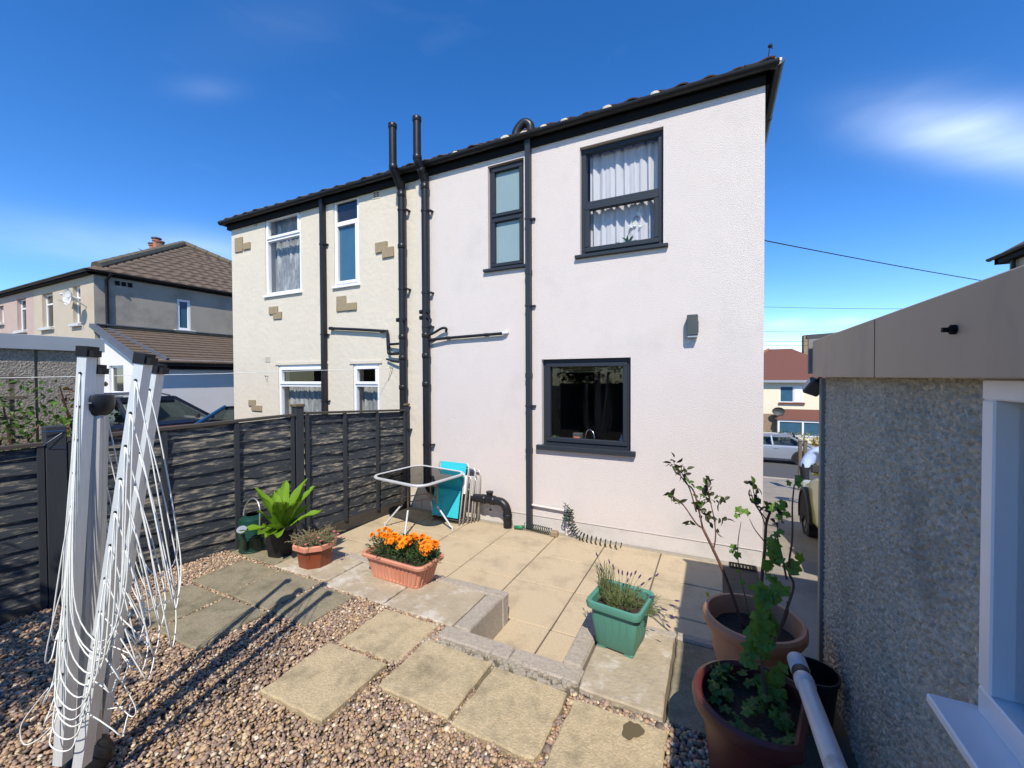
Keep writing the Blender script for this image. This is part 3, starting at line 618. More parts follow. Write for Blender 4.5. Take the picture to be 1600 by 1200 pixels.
# ---------------------------------------------------------------- the neighbour's cream house
nb = thing('cream_house', (-6.4,5.03,0), 'cream rendered semi-detached house with white windows and stone insets', 'house')
YN = 5.03; fN = frY(YN); PN = lambda px, py: FY(px, py, YN)
N1 = (PN(414.5,400).x, PN(470.5,400).x, PN(443,459).z, PN(443,332).z); N2 = (PN(522,400).x, PN(561,400).x, PN(541,446).z, PN(541,309).z)
N3 = (PN(435,600).x, PN(509,600).x, .92, PN(470,570).z); N4 = (PN(552,600).x, PN(592.5,600).x, .92, PN(572,568.5).z)
wall(nb, 'wall', 'cream_render', fN, -8.8, XP-.002, -.1, 5.0, [N1, N2, N3, N4])
mb = MB(); mb.quad((-8.8,5.03,-1),(-8.8,13,-1),(-8.8,13,5),(-8.8,5.03,5)); mb.quad((-8.8,13,-2),(XP,13,-2),(XP,13,5),(-8.8,13,5)); mb.build('flank_wall', 'cream_render', nb)
mb = MB(); mb.box((XP-.06,5.008,-.1),(XP-.004,5.04,4.98)); mb.build('party_strip', 'cream_render', nb)
window(nb, fN, N1, 'white_upvc', bars=(N1[3]-.30*(N1[3]-N1[2]),), sash=(0,), rec=.015, w=.055, sill=.035, sill_d=.04, sill_o=.03)
window(nb, fN, N2, 'white_upvc', bars=(N2[3]-.27*(N2[3]-N2[2]),), sash=(1,), rec=.015, w=.05, gm=('dark_glass','blue_glass'), sill=.035, sill_d=.04, sill_o=.03)
window(nb, fN, N3, 'white_upvc', bars=(PN(470,602).z,), sash=(0,), rec=.015, w=.055, sill=.035, sill_d=.04)
window(nb, fN, N4, 'white_upvc', bars=(PN(572,602).z,), sash=(0,), rec=.015, w=.05, sill=.035, sill_d=.04)
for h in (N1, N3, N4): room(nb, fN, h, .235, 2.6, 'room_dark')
for i, h in enumerate((N1, N3, N4)):
    mb = MB(); mb.box((h[0]-.07,5.012,h[3]+.004),(h[1]+.07,5.035,h[3]+.055)); mb.build('lintel_drip', 'cream_render', nb)
mb = MB(); mb.box((-8.86,4.975,4.99),(XP,5.03,5.145)); mb.box((-8.86,4.98,4.99),(-8.80,13,5.145)); mb.build('fascia', 'black_fascia', nb)
gutter(nb, (-8.95,4.905,5.132), (XP-.03,4.905,5.13)); gutter(nb, (-8.92,13,5.13), (-8.92,4.87,5.13))
eaves_tiles(nb, -8.93, XP, 4.868, 5.142, PITCHR, 'roof_tile_brown', pw=.30, mort=False)
roofn = hip_roof(nb, -8.98, .56, 4.87, 13.1, 5.135, PITCHR, 'roof_tile_brown')
me = roofn.data; bm = bmesh.new(); bm.from_mesh(me); bmesh.ops.bisect_plane(bm, geom=bm.verts[:]+bm.edges[:]+bm.faces[:], plane_co=Vector((XP,0,0))-ORG['cream_house'], plane_no=(1,0,0), clear_outer=True); bm.to_mesh(me); bm.free()
xn = PN(509.5,480).x
pipe(nb, 'downpipe', [(xn,4.975,0.0),(xn,4.975,5.08)], .036, 'black_plastic', square=True, collars=[((xn,4.975,z),(0,0,1)) for z in (5.02,)], clips=[4.3,2.75,1.6], clip_to=5.03)
xm = FY(629,500,4.94).x
pipe(nb, 'soil_stack', bez([(xm,4.94,0),(xm,4.94,2.5),(xm,4.94,4.78),(xm,4.925,4.87),(xm,4.84,5.0),(xm,4.77,5.09),(xm,4.76,5.17),(xm,4.76,5.75)],6), .056, n=14,
     collars=[((xm,4.94,z),(0,0,1)) for z in (4.78,4.0,2.62,2.3,1.85)]+[((xm,4.765,5.12),(0,0,1)),((xm,4.76,5.72),(0,0,1))])
for z in (4.55,3.35,1.2):
    mb = MB(); mb.tube([(xm,4.94,z-.014),(xm,4.94,z+.014)], .063, 14); mb.box((xm+.055,4.94,z-.01),(xm+.10,5.03,z+.01)); mb.build('pipe_clip', 'black_plastic', nb)
c0 = FY(517,513,4.98); c1 = FY(605,517,4.98); c2 = FY(607,553,4.98)
pipe(nb, 'waste_pipe', bez([c0, c0.lerp(c1,.5), c1+Vector((-.06,0,0)), c1+Vector((0,0,-.02)), c1.lerp(c2,.5), c2+Vector((0,0,.04)), c2+Vector((.05,-.02,0)), Vector((xm-.03,4.94,c2.z))],4), .024, n=10, collars=[(c0,(1,0,0)),(c1+Vector((-.1,0,0)),(1,0,0)),(c2+Vector((0,0,.12)),(0,0,1))])
pipe(nb, 'waste_pipe', [FY(608,538,4.97), (xm,4.94,FY(608,538,4.97).z)], .019, n=8); pipe(nb, 'waste_pipe', bez([FY(604,561,4.99), FY(614,564,4.97), (xm,4.94,FY(620,566,4.95).z)],4), .016, n=8)
for s in (-1,1): mb = MB(); zc = FY(629,500,4.94).z; mb.tube([(xm+s*.05,4.915,zc),(xm+s*.085,4.9,zc)], [.034,.03], 10); mb.build('boss_cap', 'black_plastic', nb, True, 40)
def stones(lst):
    for (px0, py0, px1, py1) in lst:
        a = PN(px0, py0); b = PN(px1, py1); mb = MB(); mb.cbox((a.x,5.005+jit(.004),b.z),(b.x,5.05,a.z),.006)
        for i, v in enumerate(mb.v): mb.v[i] = (v[0]+jit(.005), v[1]+jit(.002), v[2]+jit(.005))
        mb.build('inset_stone', 'stone_block', nb)
stones([(368,373,380,393),(380.6,381,392,389),(587.5,380.5,606,393),(598,388.5,616,401),(526.5,463.5,541.5,486),(542,474,558,484.5),(421.5,480,435,490),(428,488.5,441,498),(389.5,624.5,400,634.5),(394,633,410,642.5)])
for (px, py) in ((399.5,349.5),(588,304.5)):   # terracotta air bricks: six little openings
    c = PN(px, py); mb = MB(); framering(mb, fN, c.x-.075, c.x+.075, c.z-.06, c.z+.06, -.008, .02, .018, .002); fbox(mb,fN,c.x-.006,c.x+.006,c.z-.042,c.z+.042,-.007,.02,.001)
    for dz in (-.015,.015): fbox(mb,fN,c.x-.057,c.x+.057,c.z+dz-.004,c.z+dz+.004,-.006,.018,.001)
    ab = mb.build('air_brick', 'cream_render', nb); mb = MB(); mb.quad(fN(c.x-.07,c.z-.055,-.002), fN(c.x+.07,c.z-.055,-.002), fN(c.x+.07,c.z+.055,-.002), fN(c.x-.07,c.z+.055,-.002)); mb.build('air_brick_void', 'roof_tile_red', ab)
c = PN(418.5,562); mb = MB()
for k in range(5): fbox(mb,fN,c.x-.07,c.x+.07,c.z-.05+k*.023,c.z-.036+k*.023,-.008,.01,.001)
mb.build('wall_vent', 'cream_render', nb)
hk = FY(611,575,4.99); mb = MB(); mb.tube([(hk.x,5.03,hk.z),(hk.x,4.96,hk.z),(hk.x+.015,4.955,hk.z+.02)], .006, 6); mb.tube([hk, hk+Vector((-.02,0,-.06)), hk+Vector((-.09,.03,-.2))], .003, 4); mb.build('line_hook', 'cable_black', nb)
hk2 = PN(419,588); mb = MB(); mb.tube([(hk2.x,5.03,hk2.z),(hk2.x,4.97,hk2.z),(hk2.x+.01,4.965,hk2.z+.02)], .006, 6); mb.tube([(hk2.x,4.97,hk2.z),(hk2.x+.03,4.99,hk2.z-.12)], .003, 4); mb.build('line_hook', 'cable_black', nb)

# curtains and what stands on the inside sills
wv = lambda t: .035*math.sin(t*23)-.02
curtain('curtain', f5, HB[0]+.07, HB[1]-.05, HB[2]+.02, HB[3]-.03, .19, 'sheer_curtain', 'white sheer curtain in the large upstairs window', 9, .03, lambda t: .03*abs(math.sin(t*20))-.02)
curtain('curtain', fN, N1[0]+.02, N1[1]-.02, N1[2]+.02, N1[3]-.02, .20, 'net_curtain', 'patterned net curtain in the upstairs window of the cream house', 8, .02)
curtain('curtain', fN, N3[0]+.02, N3[1]-.02, N3[2]+.02, PN(470,603).z, .20, 'net_curtain', 'net curtain in the wide downstairs window beside the black downpipe', 10, .02)
curtain('curtain', fN, N4[0]+.02, N4[1]-.02, N4[2]+.02, PN(572,603).z, .20, 'net_curtain', 'net curtain in the narrow downstairs window of the cream house', 6, .02)
c = FY(985,378,5.2); z0 = HB[2]+.0
orch = thing('orchid', (c.x,5.19,z0), 'white orchid flowering behind the large upstairs window pane', 'plant')
mb = MB(); mb.lathe([(.03,0),(.05,.09),(.053,.1),(.0,.095)], (c.x-.03,5.19,z0), 12); mb.build('pot', 'white_upvc', orch, True, 40)
mb = MB(); mb.tube(bez([(c.x-.03,5.19,z0+.08),(c.x-.02,5.18,z0+.25),(c.x+.05,5.18,z0+.42),(c.x+.12,5.17,z0+.46)],5), .004, 5); mb.build('stem', 'stem_green', orch)
for k, (dx, dz) in enumerate(((.10,.46),(.13,.44),(.06,.34),(.13,.32),(.02,.33),(-.02,.16),(.02,.14),(-.05,.12),(.0,.08))):
    mb = MB(); q = Vector((c.x+dx,5.165,z0+dz))
    for j in range(5): a = j*1.2566+k; mb.leaf(q, (math.cos(a),-.15,math.sin(a)), (0,-1,0), .032, .026, .1, 2)
    mb.build('flower', 'white_petal', orch)
mb = MB()
for j in range(14): mb.leaf((c.x-.03+jit(.03),5.19,z0+.09), (jit(1),-.2,.5+random.random()*.5), (0,0,1), .14, .035, .5)
mb.build('leaves', 'leaf_green', orch)
c = FY(940,384,5.2); sp = thing('potted_heather', (c.x,5.19,z0), 'low pinkish heather plant behind the large upstairs window', 'plant'); mb = MB(); mb.box((c.x-.16,5.15,z0),(c.x+.14,5.23,z0+.05)); mb.build('planter', 'wood_grey', sp); mb = MB()
for j in range(60): x = c.x+random.uniform(-.15,.14); mb.leaf((x,5.19,z0+.04), (jit(.4),-.1,1), (0,-1,0), .07+random.random()*.05, .008, .1, 2)
mb.build('sprigs', 'pink_petal', sp)
zk = HK[2]
mb = MB(); mb.box((HK[0]-.2,5.18,zk-.03),(HK[1]+.2,5.62,zk+.0)); mb.build('worktop', 'room_pale', house)
c = FY(903,678,5.25); bx_ = thing('sink_caddy', (c.x,5.25,zk), 'grey tub with an orange label behind the kitchen window', 'tub'); mb = MB(); mb.cbox((c.x-.06,5.2,zk),(c.x+.06,5.3,zk+.15),.01); mb.build('tub', 'lamp_grey', bx_); mb = MB(); mb.cbox((c.x-.04,5.192,zk+.05),(c.x+.04,5.199,zk+.105),.002); mb.build('label_patch', 'orange_label', bx_)
c = FY(922,680,5.35); mb = MB(); mb.tube(bez([(c.x-.07,5.38,zk),(c.x-.07,5.38,zk+.12),(c.x-.02,5.36,zk+.19),(c.x+.05,5.33,zk+.15),(c.x+.07,5.32,zk+.04),(c.x+.07,5.32,zk+.0)],6), .009, 8); tag(mb.build('kitchen_tap', 'steel', None, True), 'arched steel kitchen tap behind the downstairs window', 'tap')
c = FY(866,680,5.2); sp = thing('sill_plant', (c.x,5.22,zk), 'small green plant on the kitchen window sill', 'plant'); mb = MB(); mb.lathe([(.03,0),(.04,.06),(.0,.055)], (c.x,5.22,zk), 10); mb.build('pot', 'terracotta_pot', sp, True, 40); mb = MB()
for j in range(22): mb.leaf((c.x,5.22,zk+.05), (jit(1),jit(1)-.3,.4+random.random()), (0,0,1), .07, .03, .4, 2)
mb.build('leaves', 'leaf_green', sp)
c = FY(971,680,5.2); mb = MB(); mb.lathe([(.022,0),(.025,.01),(.025,.11),(.01,.13),(.01,.16),(.0,.162)], (c.x,5.21,zk), 10); tag(mb.build('soap_bottle', 'lamp_glass', None, True, 40), 'pale blue soap bottle at the corner of the kitchen window', 'bottle')
mb = MB(); mb.box((HK[0]+.03,5.235,HK[3]-.15),(HK[1]-.03,5.25,HK[3])); mb.tube([(HK[0]+.03,5.235,HK[3]-.16),(HK[1]-.03,5.235,HK[3]-.16)], .012, 8); tag(mb.build('roller_blind', 'blind_green'), 'olive roller blind rolled up in the kitchen window', 'blind')

# wall lamp
c = FY(1082,510,4.95); wlp = thing('wall_lamp', (c.x,5,c.z), 'grey box wall lamp on the white render', 'lamp'); mb = MB(); mb.cbox((c.x-.055,4.90,c.z-.10),(c.x+.055,4.985,c.z+.125),.006); mb.build('housing', 'lamp_grey', wlp)
mb = MB(); mb.cbox((c.x-.05,4.91,c.z-.125),(c.x+.05,4.98,c.z-.1),.004); mb.build('diffuser', 'lamp_glass', wlp); mb = MB(); mb.box((c.x-.06,4.98,c.z-.06),(c.x+.06,5.001,c.z+.06)); mb.build('wall_plate', 'lamp_grey', wlp)

# ---------------------------------------------------------------- the pair of houses to the left
lh = thing('grey_rendered_house', (-15,5,0), 'weathered buff and grey rendered house with hipped dark tile roof and chimney', 'house')
fl5 = frY(5.0); fxl = frX(-14.95)
PL = lambda px, py: FY(px, py, 5.0); PXl = lambda px, py: FX(px, py, -14.95)
L1 = (PL(66,485).x, PL(83,485).x, PL(75,512).z, PL(75,458).z); L2 = (PL(114,478).x, PL(126,478).x, PL(120,506).z, PL(120,446).z); L3 = (PL(27,495).x, PL(41,495).x, PL(34,517).z, PL(34,466).z); L4 = (PL(-2,500).x, PL(6,500).x, PL(2,505).z, PL(2,478).z)
xpink = PL(53,490).x
wall(lh, 'wall', 'buff_render', fl5, xpink, -14.95, -.2, 4.86, [L1, L2]); wall(lh, 'wall', 'pink_render', fl5, -25, xpink-.003, -.2, 4.86, [L3, L4])
S1 = (PXl(277,490).y, PXl(298,490).y, PXl(287,516).z, PXl(287,468).z)
wall(lh, 'flank_wall', 'grey_render', fxl, 5.0, 13.0, -.2, 4.86, [S1], .08)
for h, br in ((L1,True),(L2,True),(L3,True),(L4,False)): window(lh, fl5, h, 'white_upvc', bars=((h[3]-.3*(h[3]-h[2]),) if br else ()), rec=.09, w=.05, gm='dark_glass', sill=.08, sill_m='dirty_sill', sill_d=.09, sill_o=.07)
window(lh, fxl, S1, 'white_upvc', rec=.02, w=.07, gm='blue_glass', sill=.08, sill_m='dirty_sill', sill_d=.09, sill_o=.1)
mb = MB(); a = L2; mb.obox(Matrix.Translation(((a[0]+a[1])/2,4.86,a[3]-.33)) @ Matrix.Rotation(R(62),4,'X'), (a[1]-a[0]-.08,.03,.30)); mb.build('open_fanlight', 'white_upvc', lh)
mb = MB(); mb.box((-25,4.88,4.80),(-14.86,5.0,4.90)); mb.box((-14.95,4.88,4.80),(-14.86,13.2,4.90)); mb.build('fascia', 'black_fascia', lh); gutter(lh, (-25,4.82,4.90), (-14.78,4.82,4.90)); gutter(lh, (-14.80,4.8,4.90), (-14.80,13.2,4.90))
rf = hip_roof(lh, -32, -14.76, 4.78, 13.2, 4.90, R(30), 'roof_tile_brown', True, True)
# tile courses on the flank hip, each course of tiles real geometry, joined
mb = MB(); sl = R(30); ncr = 15; runH = 4.21; x_e = -14.76
for r in range(ncr):
    t0 = r/ncr; t1 = (r+1)/ncr
    y0 = 4.78+runH*min(1,t1+.12/ncr); y1 = 13.2-runH*min(1,t1+.12/ncr); n = max(1, int((y1-y0)/.32)); w = (y1-y0)/n
    for i in range(n):
        ya = y0+i*w; yb = ya+w*.98; xa = x_e-runH*t0+.012; xb = x_e-runH*min(1,t1+.10/ncr); za = 4.90+runH*t0*math.tan(sl); zb = 4.90+runH*min(1,t1)*math.tan(sl); lf = .045+jit(.006); dr = .03
        m_ = (ya+yb)/2
        vs = [(xa,ya,za+lf-dr),(xa,m_,za+lf+.012),(xa,yb,za+lf-dr),(xb,ya,zb+.01),(xb,m_,zb+.035),(xb,yb,zb+.01),(xa,ya,za-.01),(xa,m_,za),(xa,yb,za-.01)]
        if t1 > .97: continue
        mb.add(vs, [(0,1,4,3),(1,2,5,4),(6,7,1,0),(7,8,2,1)])
tl = mb.build('roof_tiles', 'roof_tile_brown', rf); tl['kind'] = 'stuff'
mb = MB()   # half-round hip tiles
for (p, q) in (((-15.0,5.08,5.05),(-18.91,8.99,7.34)),((-14.72,13.18,4.93),(-18.91,8.99,7.34))):
    p, q = Vector(p), Vector(q); n = int((q-p).length/.42)
    for i in range(n): mb.tube([p.lerp(q,i/n), p.lerp(q,(i+.97)/n)], [.125,.115], 8)
mb.build('hip_tiles', 'hip_moss', rf)
ch = MB(); ch.cbox((-21.6,8.55,6.3),(-20.4,9.4,7.14),.03); ch.cbox((-21.65,8.5,7.14),(-20.35,9.45,7.22),.03); chm = ch.build('chimney', 'stone_brown', lh)
for k, (dx, h, m_) in enumerate(((-.3,.45,'terracotta_pot'),(.0,.62,'terracotta_pot'),(.32,.5,'roof_tile_red'))):
    mb = MB(); mb.lathe([(.15,0),(.13,h*.2),(.115,h*.8),(.15,h*.86),(.15,h*.95),(.09,h)], (-21+dx,9,7.21), 12); mb.build('chimney_pot', m_, chm, True, 40)
mb = MB(); mb.lathe([(.18,0),(.18,.04),(.0,.1)], (-21.0,9,7.84), 10); mb.lathe([(.17,0),(.17,.03),(.0,.08)], (-21.3,9,7.67), 10); mb.build('chimney_cowl', 'lead', chm)
mb = MB(); mb.tube([(-21.6,9,7.35),(-22.4,9,7.6)], .012, 5); mb.tube([(-22.3,8.9,7.6),(-22.3,9.1,7.55)], .01, 4); mb.build('aerial', 'cable_black', chm)
dq = PL(132,468); mb = MB(); n = 14
mb.rings([[(dq.x+.12+r*math.cos(2*math.pi*j/n), 4.62+dd+.03*math.cos(2*math.pi*j/n), dq.z+r*1.15*math.sin(2*math.pi*j/n)) for j in range(n)] for r, dd in ((.19,0),(.15,.035),(.08,.055),(.01,.06))], True, False, True); mb.tube([(dq.x+.12,4.7,dq.z),(dq.x+.12,5.0,dq.z-.2)], .02, 6); mb.tube([(dq.x+.12,4.66,dq.z-.19),(dq.x+.12,4.45,dq.z-.1)], .012, 5); mb.build('satellite_dish', 'dirty_sill', lh)
dp = PXl(166,470); pipe(lh, 'downpipe', [(-14.90,dp.y,3.3),(-14.90,dp.y,4.7),(-14.75,dp.y+.05,4.86)], .04, n=8)
vv = PXl(193,444)
for s in (-.14,.0,.14): mb = MB(); mb.box((-14.94,vv.y+s-.05,vv.z-.06),(-14.93,vv.y+s+.05,vv.z+.06)); mb.build('air_brick', 'black_fascia', lh)
# lean-to extension on the flank
zr0, zr1 = 3.40, 2.50; xe0, xe1 = -14.95, -12.70
mb = MB(); W1 = (PL(163,590).x, PL(185,590).x, PL(175,615).z, PL(175,571).z)
wx = wall(lh, 'extension_front', 'white_paint_wall', frY(5.1), xe0, xe1, -.2, 2.5, [W1]); mb.add([(xe0,5.1,2.5),(xe1,5.1,2.5),(xe0,5.1,3.37)], [(0,1,2)]); mb.build('extension_gable', 'white_paint_wall', lh)
window(lh, frY(5.1), W1, 'white_upvc', rec=.05, w=.05, gm='dark_glass', sill=.05, sill_m='dirty_sill')
mb = MB(); mb.quad((xe1,5.1,-.4),(xe1,13,-.4),(xe1,13,2.5),(xe1,5.1,2.5)); mb.build('extension_wall', 'white_paint_wall', lh)
mb = MB(); sx = Vector((xe1+.16-xe0,0,zr1-.08-zr0)); n = 12   # slates laid in courses
ext = MB(); ext.quad((xe0,5.0,zr0-.03),(xe1+.14,5.0,zr1-.11),(xe1+.14,13,zr1-.11),(xe0,13,zr0-.03)); er = ext.build('extension_roof', 'roof_tile_brown', lh)
for r in range(n):
    t0, t1 = r/n, (r+1.12)/n; p0 = Vector((xe0,0,zr0))+sx*t0; p1 = Vector((xe0,0,zr0))+sx*min(1.0,t1)
    k = 24
    for i in range(k):
        ya, yb = 5.0+8*i/k, 5.0+8*(i+.985)/k; lf = .03+jit(.004)
        mb.add([(p0.x,ya,p0.z),(p0.x,yb,p0.z),(p1.x,yb,p1.z+lf),(p1.x,ya,p1.z+lf),(p1.x,yb,p1.z-.005),(p1.x,ya,p1.z-.005)], [(0,1,2,3),(3,2,4,5)])
st = mb.build('roof_tiles', 'roof_tile_brown', er); st['kind'] = 'stuff'
mb = MB(); mb.bar((xe0,4.96,zr0+.03),(xe1+.17,4.96,zr1-.06),.14,.10); mb.bar((xe0+.05,5.0,zr0+.07),(xe0+.05,13,zr0+.07),.16,.03); mb.build('lead_flashing', 'lead', lh)
mb = MB(); mb.bar((-14.85,dp.y,3.36),(xe1+.1,dp.y+.35,zr1-.0),.07,.06); mb.build('roof_pipe', 'lead', lh)
mb = MB(); mb.box((xe1,4.98,zr1-.26),(xe1+.12,13,zr1-.12)); mb.build('fascia', 'black_fascia', lh); gutter(lh, (xe1+.17,5.0,zr1-.12), (xe1+.17,13,zr1-.12))

# ---------------------------------------------------------------- house across the street and the one uphill on the right
YS = 37; PS = lambda px, py: FY(px, py, YS)
sh = thing('street_house', (6,37,-2.9), 'cream house across the street with red hipped roof and bay window', 'house')
fS = frY(YS); B1 = (PS(1218,615).x, PS(1256,615).x, PS(1236,629).z, PS(1236,603).z); B1b = (PS(1190,680).x, PS(1190.5,680).x, -2.8, -2.7)
wall(sh, 'wall', 'street_cream', fS, .2, 9.5, -.9, 1.62, [B1]); mb = MB(); mb.box((.2,36.98,-3),(9.5,37.1,-.9)); mb.build('stone_plinth', 'stone_brown', sh)
mb = MB(); mb.quad((.2,37,-3),(.2,45,-3),(.2,45,1.62),(.2,37,1.62)); mb.quad((9.5,37,-3),(9.5,45,-3),(9.5,45,1.62),(9.5,37,1.62)); mb.build('flank_wall', 'street_cream', sh)
window(sh, fS, B1, 'white_upvc', rec=.03, w=.07, gm='blue_glass', sill=.12, sill_m='wood_brown', sill_d=.12)
mb = MB(); fbox(mb, fS, B1[0]+(B1[1]-B1[0])*.55, B1[0]+(B1[1]-B1[0])*.63, B1[2], B1[3], .02, .12); fbox(mb, fS, B1[0]+(B1[1]-B1[0])*.6, B1[1], B1[2]+.02, B1[3], -.02, .06); mb.build('mullion', 'white_upvc', sh)
a = PS(1190,568); b = PS(1233,543)
rfS = hip_roof(sh, -.1, 9.8, 36.7, 45.0, 1.66, R(32), 'street_roof'); mb = MB(); hp = Vector((-.1,36.7,1.66)); tp = Vector((4.05,40.85,1.66+4.15*math.tan(R(32))))
for i in range(14): mb.tube([hp.lerp(tp,i/14), hp.lerp(tp,(i+.96)/14)], [.13,.12], 7)
mb.build('hip_tiles', 'terracotta_pot', rfS)
mb = MB(); mb.box((-.1,36.6,1.5),(9.8,37.0,1.68)); mb.build('fascia', 'grey_fascia', sh)
b0, b1 = PS(1211,660).x, PS(1300,660).x; bz = PS(1240,655).z
mb = MB(); mb.add([(b0,36.3,bz),(b1,36.3,bz),(b1-.5,37,bz+.75),(b0+.6,37,bz+.75),(b0-.15,37,bz)], [(0,1,2,3),(0,3,4)]); mb.build('bay_roof', 'street_roof', sh)
mb = MB(); mb.box((b0+.1,36.4,bz-1.9),(b1-.1,37,bz-1.25)); mb.build('bay_wall', 'street_cream', sh); mb = MB(); mb.box((b0+.1,36.38,bz-.16),(b1-.1,36.95,bz-.01)); mb.box((b0+.1,36.38,bz-1.25),(b1-.1,36.95,bz-1.12))
for x in (b0+.1, b0+1.6, b0+3.0): mb.box((x,36.38,bz-1.12),(x+.12,36.95,bz-.16))
bw = mb.build('bay_window', 'white_upvc', sh); mb = MB(); mb.quad((b0+.2,36.45,bz-1.13),(b1-.2,36.45,bz-1.13),(b1-.2,36.45,bz-.15),(b0+.2,36.45,bz-.15)); mb.build('pane', 'blue_glass', bw)
dq = PS(1215,642); mb = MB(); mb.rings([[(dq.x+r*math.cos(2*math.pi*j/12), 36.5+dd, dq.z+.75*r*math.sin(2*math.pi*j/12)) for j in range(12)] for r, dd in ((.42,0),(.3,.08),(.02,.14))], True, False, True); mb.tube([(dq.x,36.6,dq.z),(dq.x,37,dq.z)], .03, 6); mb.build('satellite_dish', 'lamp_grey', sh)
cq = Vector((6.9,40.85,0)); mb = MB(); mb.cbox((cq.x-.5,40.4,3.4),(cq.x+.5,41.3,5.3),.03); mb.build('chimney', 'stone_brown', sh)
# hedge in front of it
def leafball(mb, c, rx, ry, rz, n, L, W, bottom=-1):
    for i in range(n):
        d = rvec(); s = random.random()**.33
        if d.z < bottom: d.z = -d.z
        q = Vector((c[0]+d.x*rx*s, c[1]+d.y*ry*s, c[2]+d.z*rz*s)); mb.leaf(q, (d+rvec()*.9), rvec()+Vector((0,0,.6)), L*random.uniform(.6,1.3), W*random.uniform(.7,1.2), .2, 2)
for k, (px0, px1, m_, lab) in enumerate(((1186,1222,'leaf_green','dark green clipped hedge in front of the street house'),(1222,1232,'leaf_red','small reddish shrub between the hedge and the yellow bush'),(1231,1300,'yellow_hedge','bright yellow-green bush below the bay window'))):
    a, b = FY(px0,672,31).x, FY(px1,672,31).x; z0 = -2.75; h = thing('hedge' if k == 0 else 'bush', ((a+b)/2,31,z0), lab, 'hedge' if k == 0 else 'bush'); mb = MB(); n = max(1,int((b-a)/.5))
    for i in range(n+1): leafball(mb, (a+(b-a)*i/n,31,z0+.55), .45,.4,.68,170,.13,.08)
    mb.build('foliage', m_, h); mb = MB()
    for i in range(n+1): mb.tube([(a+(b-a)*i/n,31,z0-.05),(a+(b-a)*i/n+jit(.1),31,z0+.5)], [.03,.015], 5)
    mb.build('stem', 'bark', h)
ey = 15.3; cq = FY(1545,409,ey); uh = thing('uphill_house', (cq.x+4,11.5,-1.6), 'dark rendered house with red tiled hipped roof rising behind the garage roof', 'house')
mb = MB(); x0, x1, y0, y1 = cq.x+.25, cq.x+8, 7.2, ey-.3
for a, b in (((x0,y0),(x0,y1)),((x0,y1),(x1,y1)),((x1,y1),(x1,y0)),((x1,y0),(x0,y0))): mb.quad((a[0],a[1],-2),(b[0],b[1],-2),(b[0],b[1],cq.z),(a[0],a[1],cq.z))
mb.build('wall', 'buff_render', uh)
hip_roof(uh, cq.x-.02, x1+.3, y0-.3, ey, cq.z+.05, R(33), 'street_roof'); mb = MB(); mb.box((cq.x+.06,y0-.2,cq.z-.12),(cq.x+.26,ey-.1,cq.z+.03)); mb.box((cq.x+.06,ey-.25,cq.z-.12),(x1,ey-.1,cq.z+.03)); mb.build('fascia', 'black_fascia', uh)
gutter(uh, (cq.x,y0-.3,cq.z+.06), (cq.x,ey,cq.z+.06), r=.065); pipe(uh, 'downpipe', [(cq.x+.18,ey-.6,-1.5),(cq.x+.18,ey-.6,cq.z)], .045, n=8)
# ================================================================== FENCE
fxy = lambda y: -4.75 + .1*y              # the fence line
fd = Vector((.1,1,0)).normalized(); fn = Vector((1,-.1,0)).normalized()   # along it, and out towards the garden
def fpt(y, n, z): return Vector((fxy(y), y, 0)) + fn*n + Vector((0,0,z))
def fence_panel(y0, y1, zb0, zb1, zt0, zt1, label, wear):
    base = fpt((y0+y1)/2, 0, 0); t = thing('lap_fence', base, label, 'fence', 'overlapped timber fencing along the boundary')
    ns = 11; nseg = 26; zb = lambda s: zb0+(zb1-zb0)*s; zt = lambda s: zt0+(zt1-zt0)*s
    for k in range(ns):
        mb = MB(); a1, a2, p1, p2 = random.uniform(.003,.009), random.uniform(.002,.006), random.uniform(0,6.3), random.uniform(0,6.3); fl, fh = random.uniform(3,6), random.uniform(9,15); nick = random.uniform(.1,.9); dip = random.choice((0,0,0,.018)); off = jit(.006); rows_ = [[] for _ in range(5)]
        for i in range(nseg+1):
            s = i/nseg; y = y0+(y1-y0)*s; H = zt(s)-zb(s)-.03; zl = zb(s)+.05+H*(k-.08)/ns; zh = zb(s)+.05+H*(k+1.12)/ns
            w = a1*math.sin(fl*s+p1)+a2*math.sin(fh*s*1.7+p2)+noise.noise((s*14,k*3.1,y0))*.006 - dip*math.exp(-((s-nick)/.07)**2); bow = .004*math.sin(s*9+p1)
            zh = min(zh, zt(s)-.02)
            for r, (n, z) in enumerate(((.004,zh),(.012+bow,zl*.45+zh*.55),(.024+bow,zl+w),(.014+bow,zl+w-.001),(-.004,zh))): rows_[r].append(fpt(y, n+off*.3, z))
        mb.rings(rows_, False); mb.build('slat', 'fence_paint_worn' if random.random() < wear else 'fence_paint', t)
    L = y1-y0
    for s in (.012,.335,.665,.988):
        y = y0+L*s; mb = MB(); w = .021 if 0.1 < s < .9 else .018
        a, b = fpt(y-w,.022,zb(s)+.015), fpt(y+w,.022,zb(s)+.015); top = zt(s)-.012
        mb.add([a,b,b+fn*.026,a+fn*.026]+[q+Vector((0,0,top-a.z)) for q in (a,b,b+fn*.026,a+fn*.026)], [(0,3,2,1),(4,5,6,7),(0,1,5,4),(1,2,6,5),(2,3,7,6),(3,0,4,7)]); mb.build('batten', 'fence_batten', t)
    mb = MB(); mb.bar(fpt(y0,.012,zt0+.004), fpt(y1,.012,zt1+.004), .085, .026); mb.build('capping_rail', 'fence_rail', t)
    mb = MB(); mb.bar(fpt(y0,.01,zb0-.035), fpt(y1,.01,zb1-.035), .03, .15); mb.build('gravel_board', 'fence_rail', t)
    return t
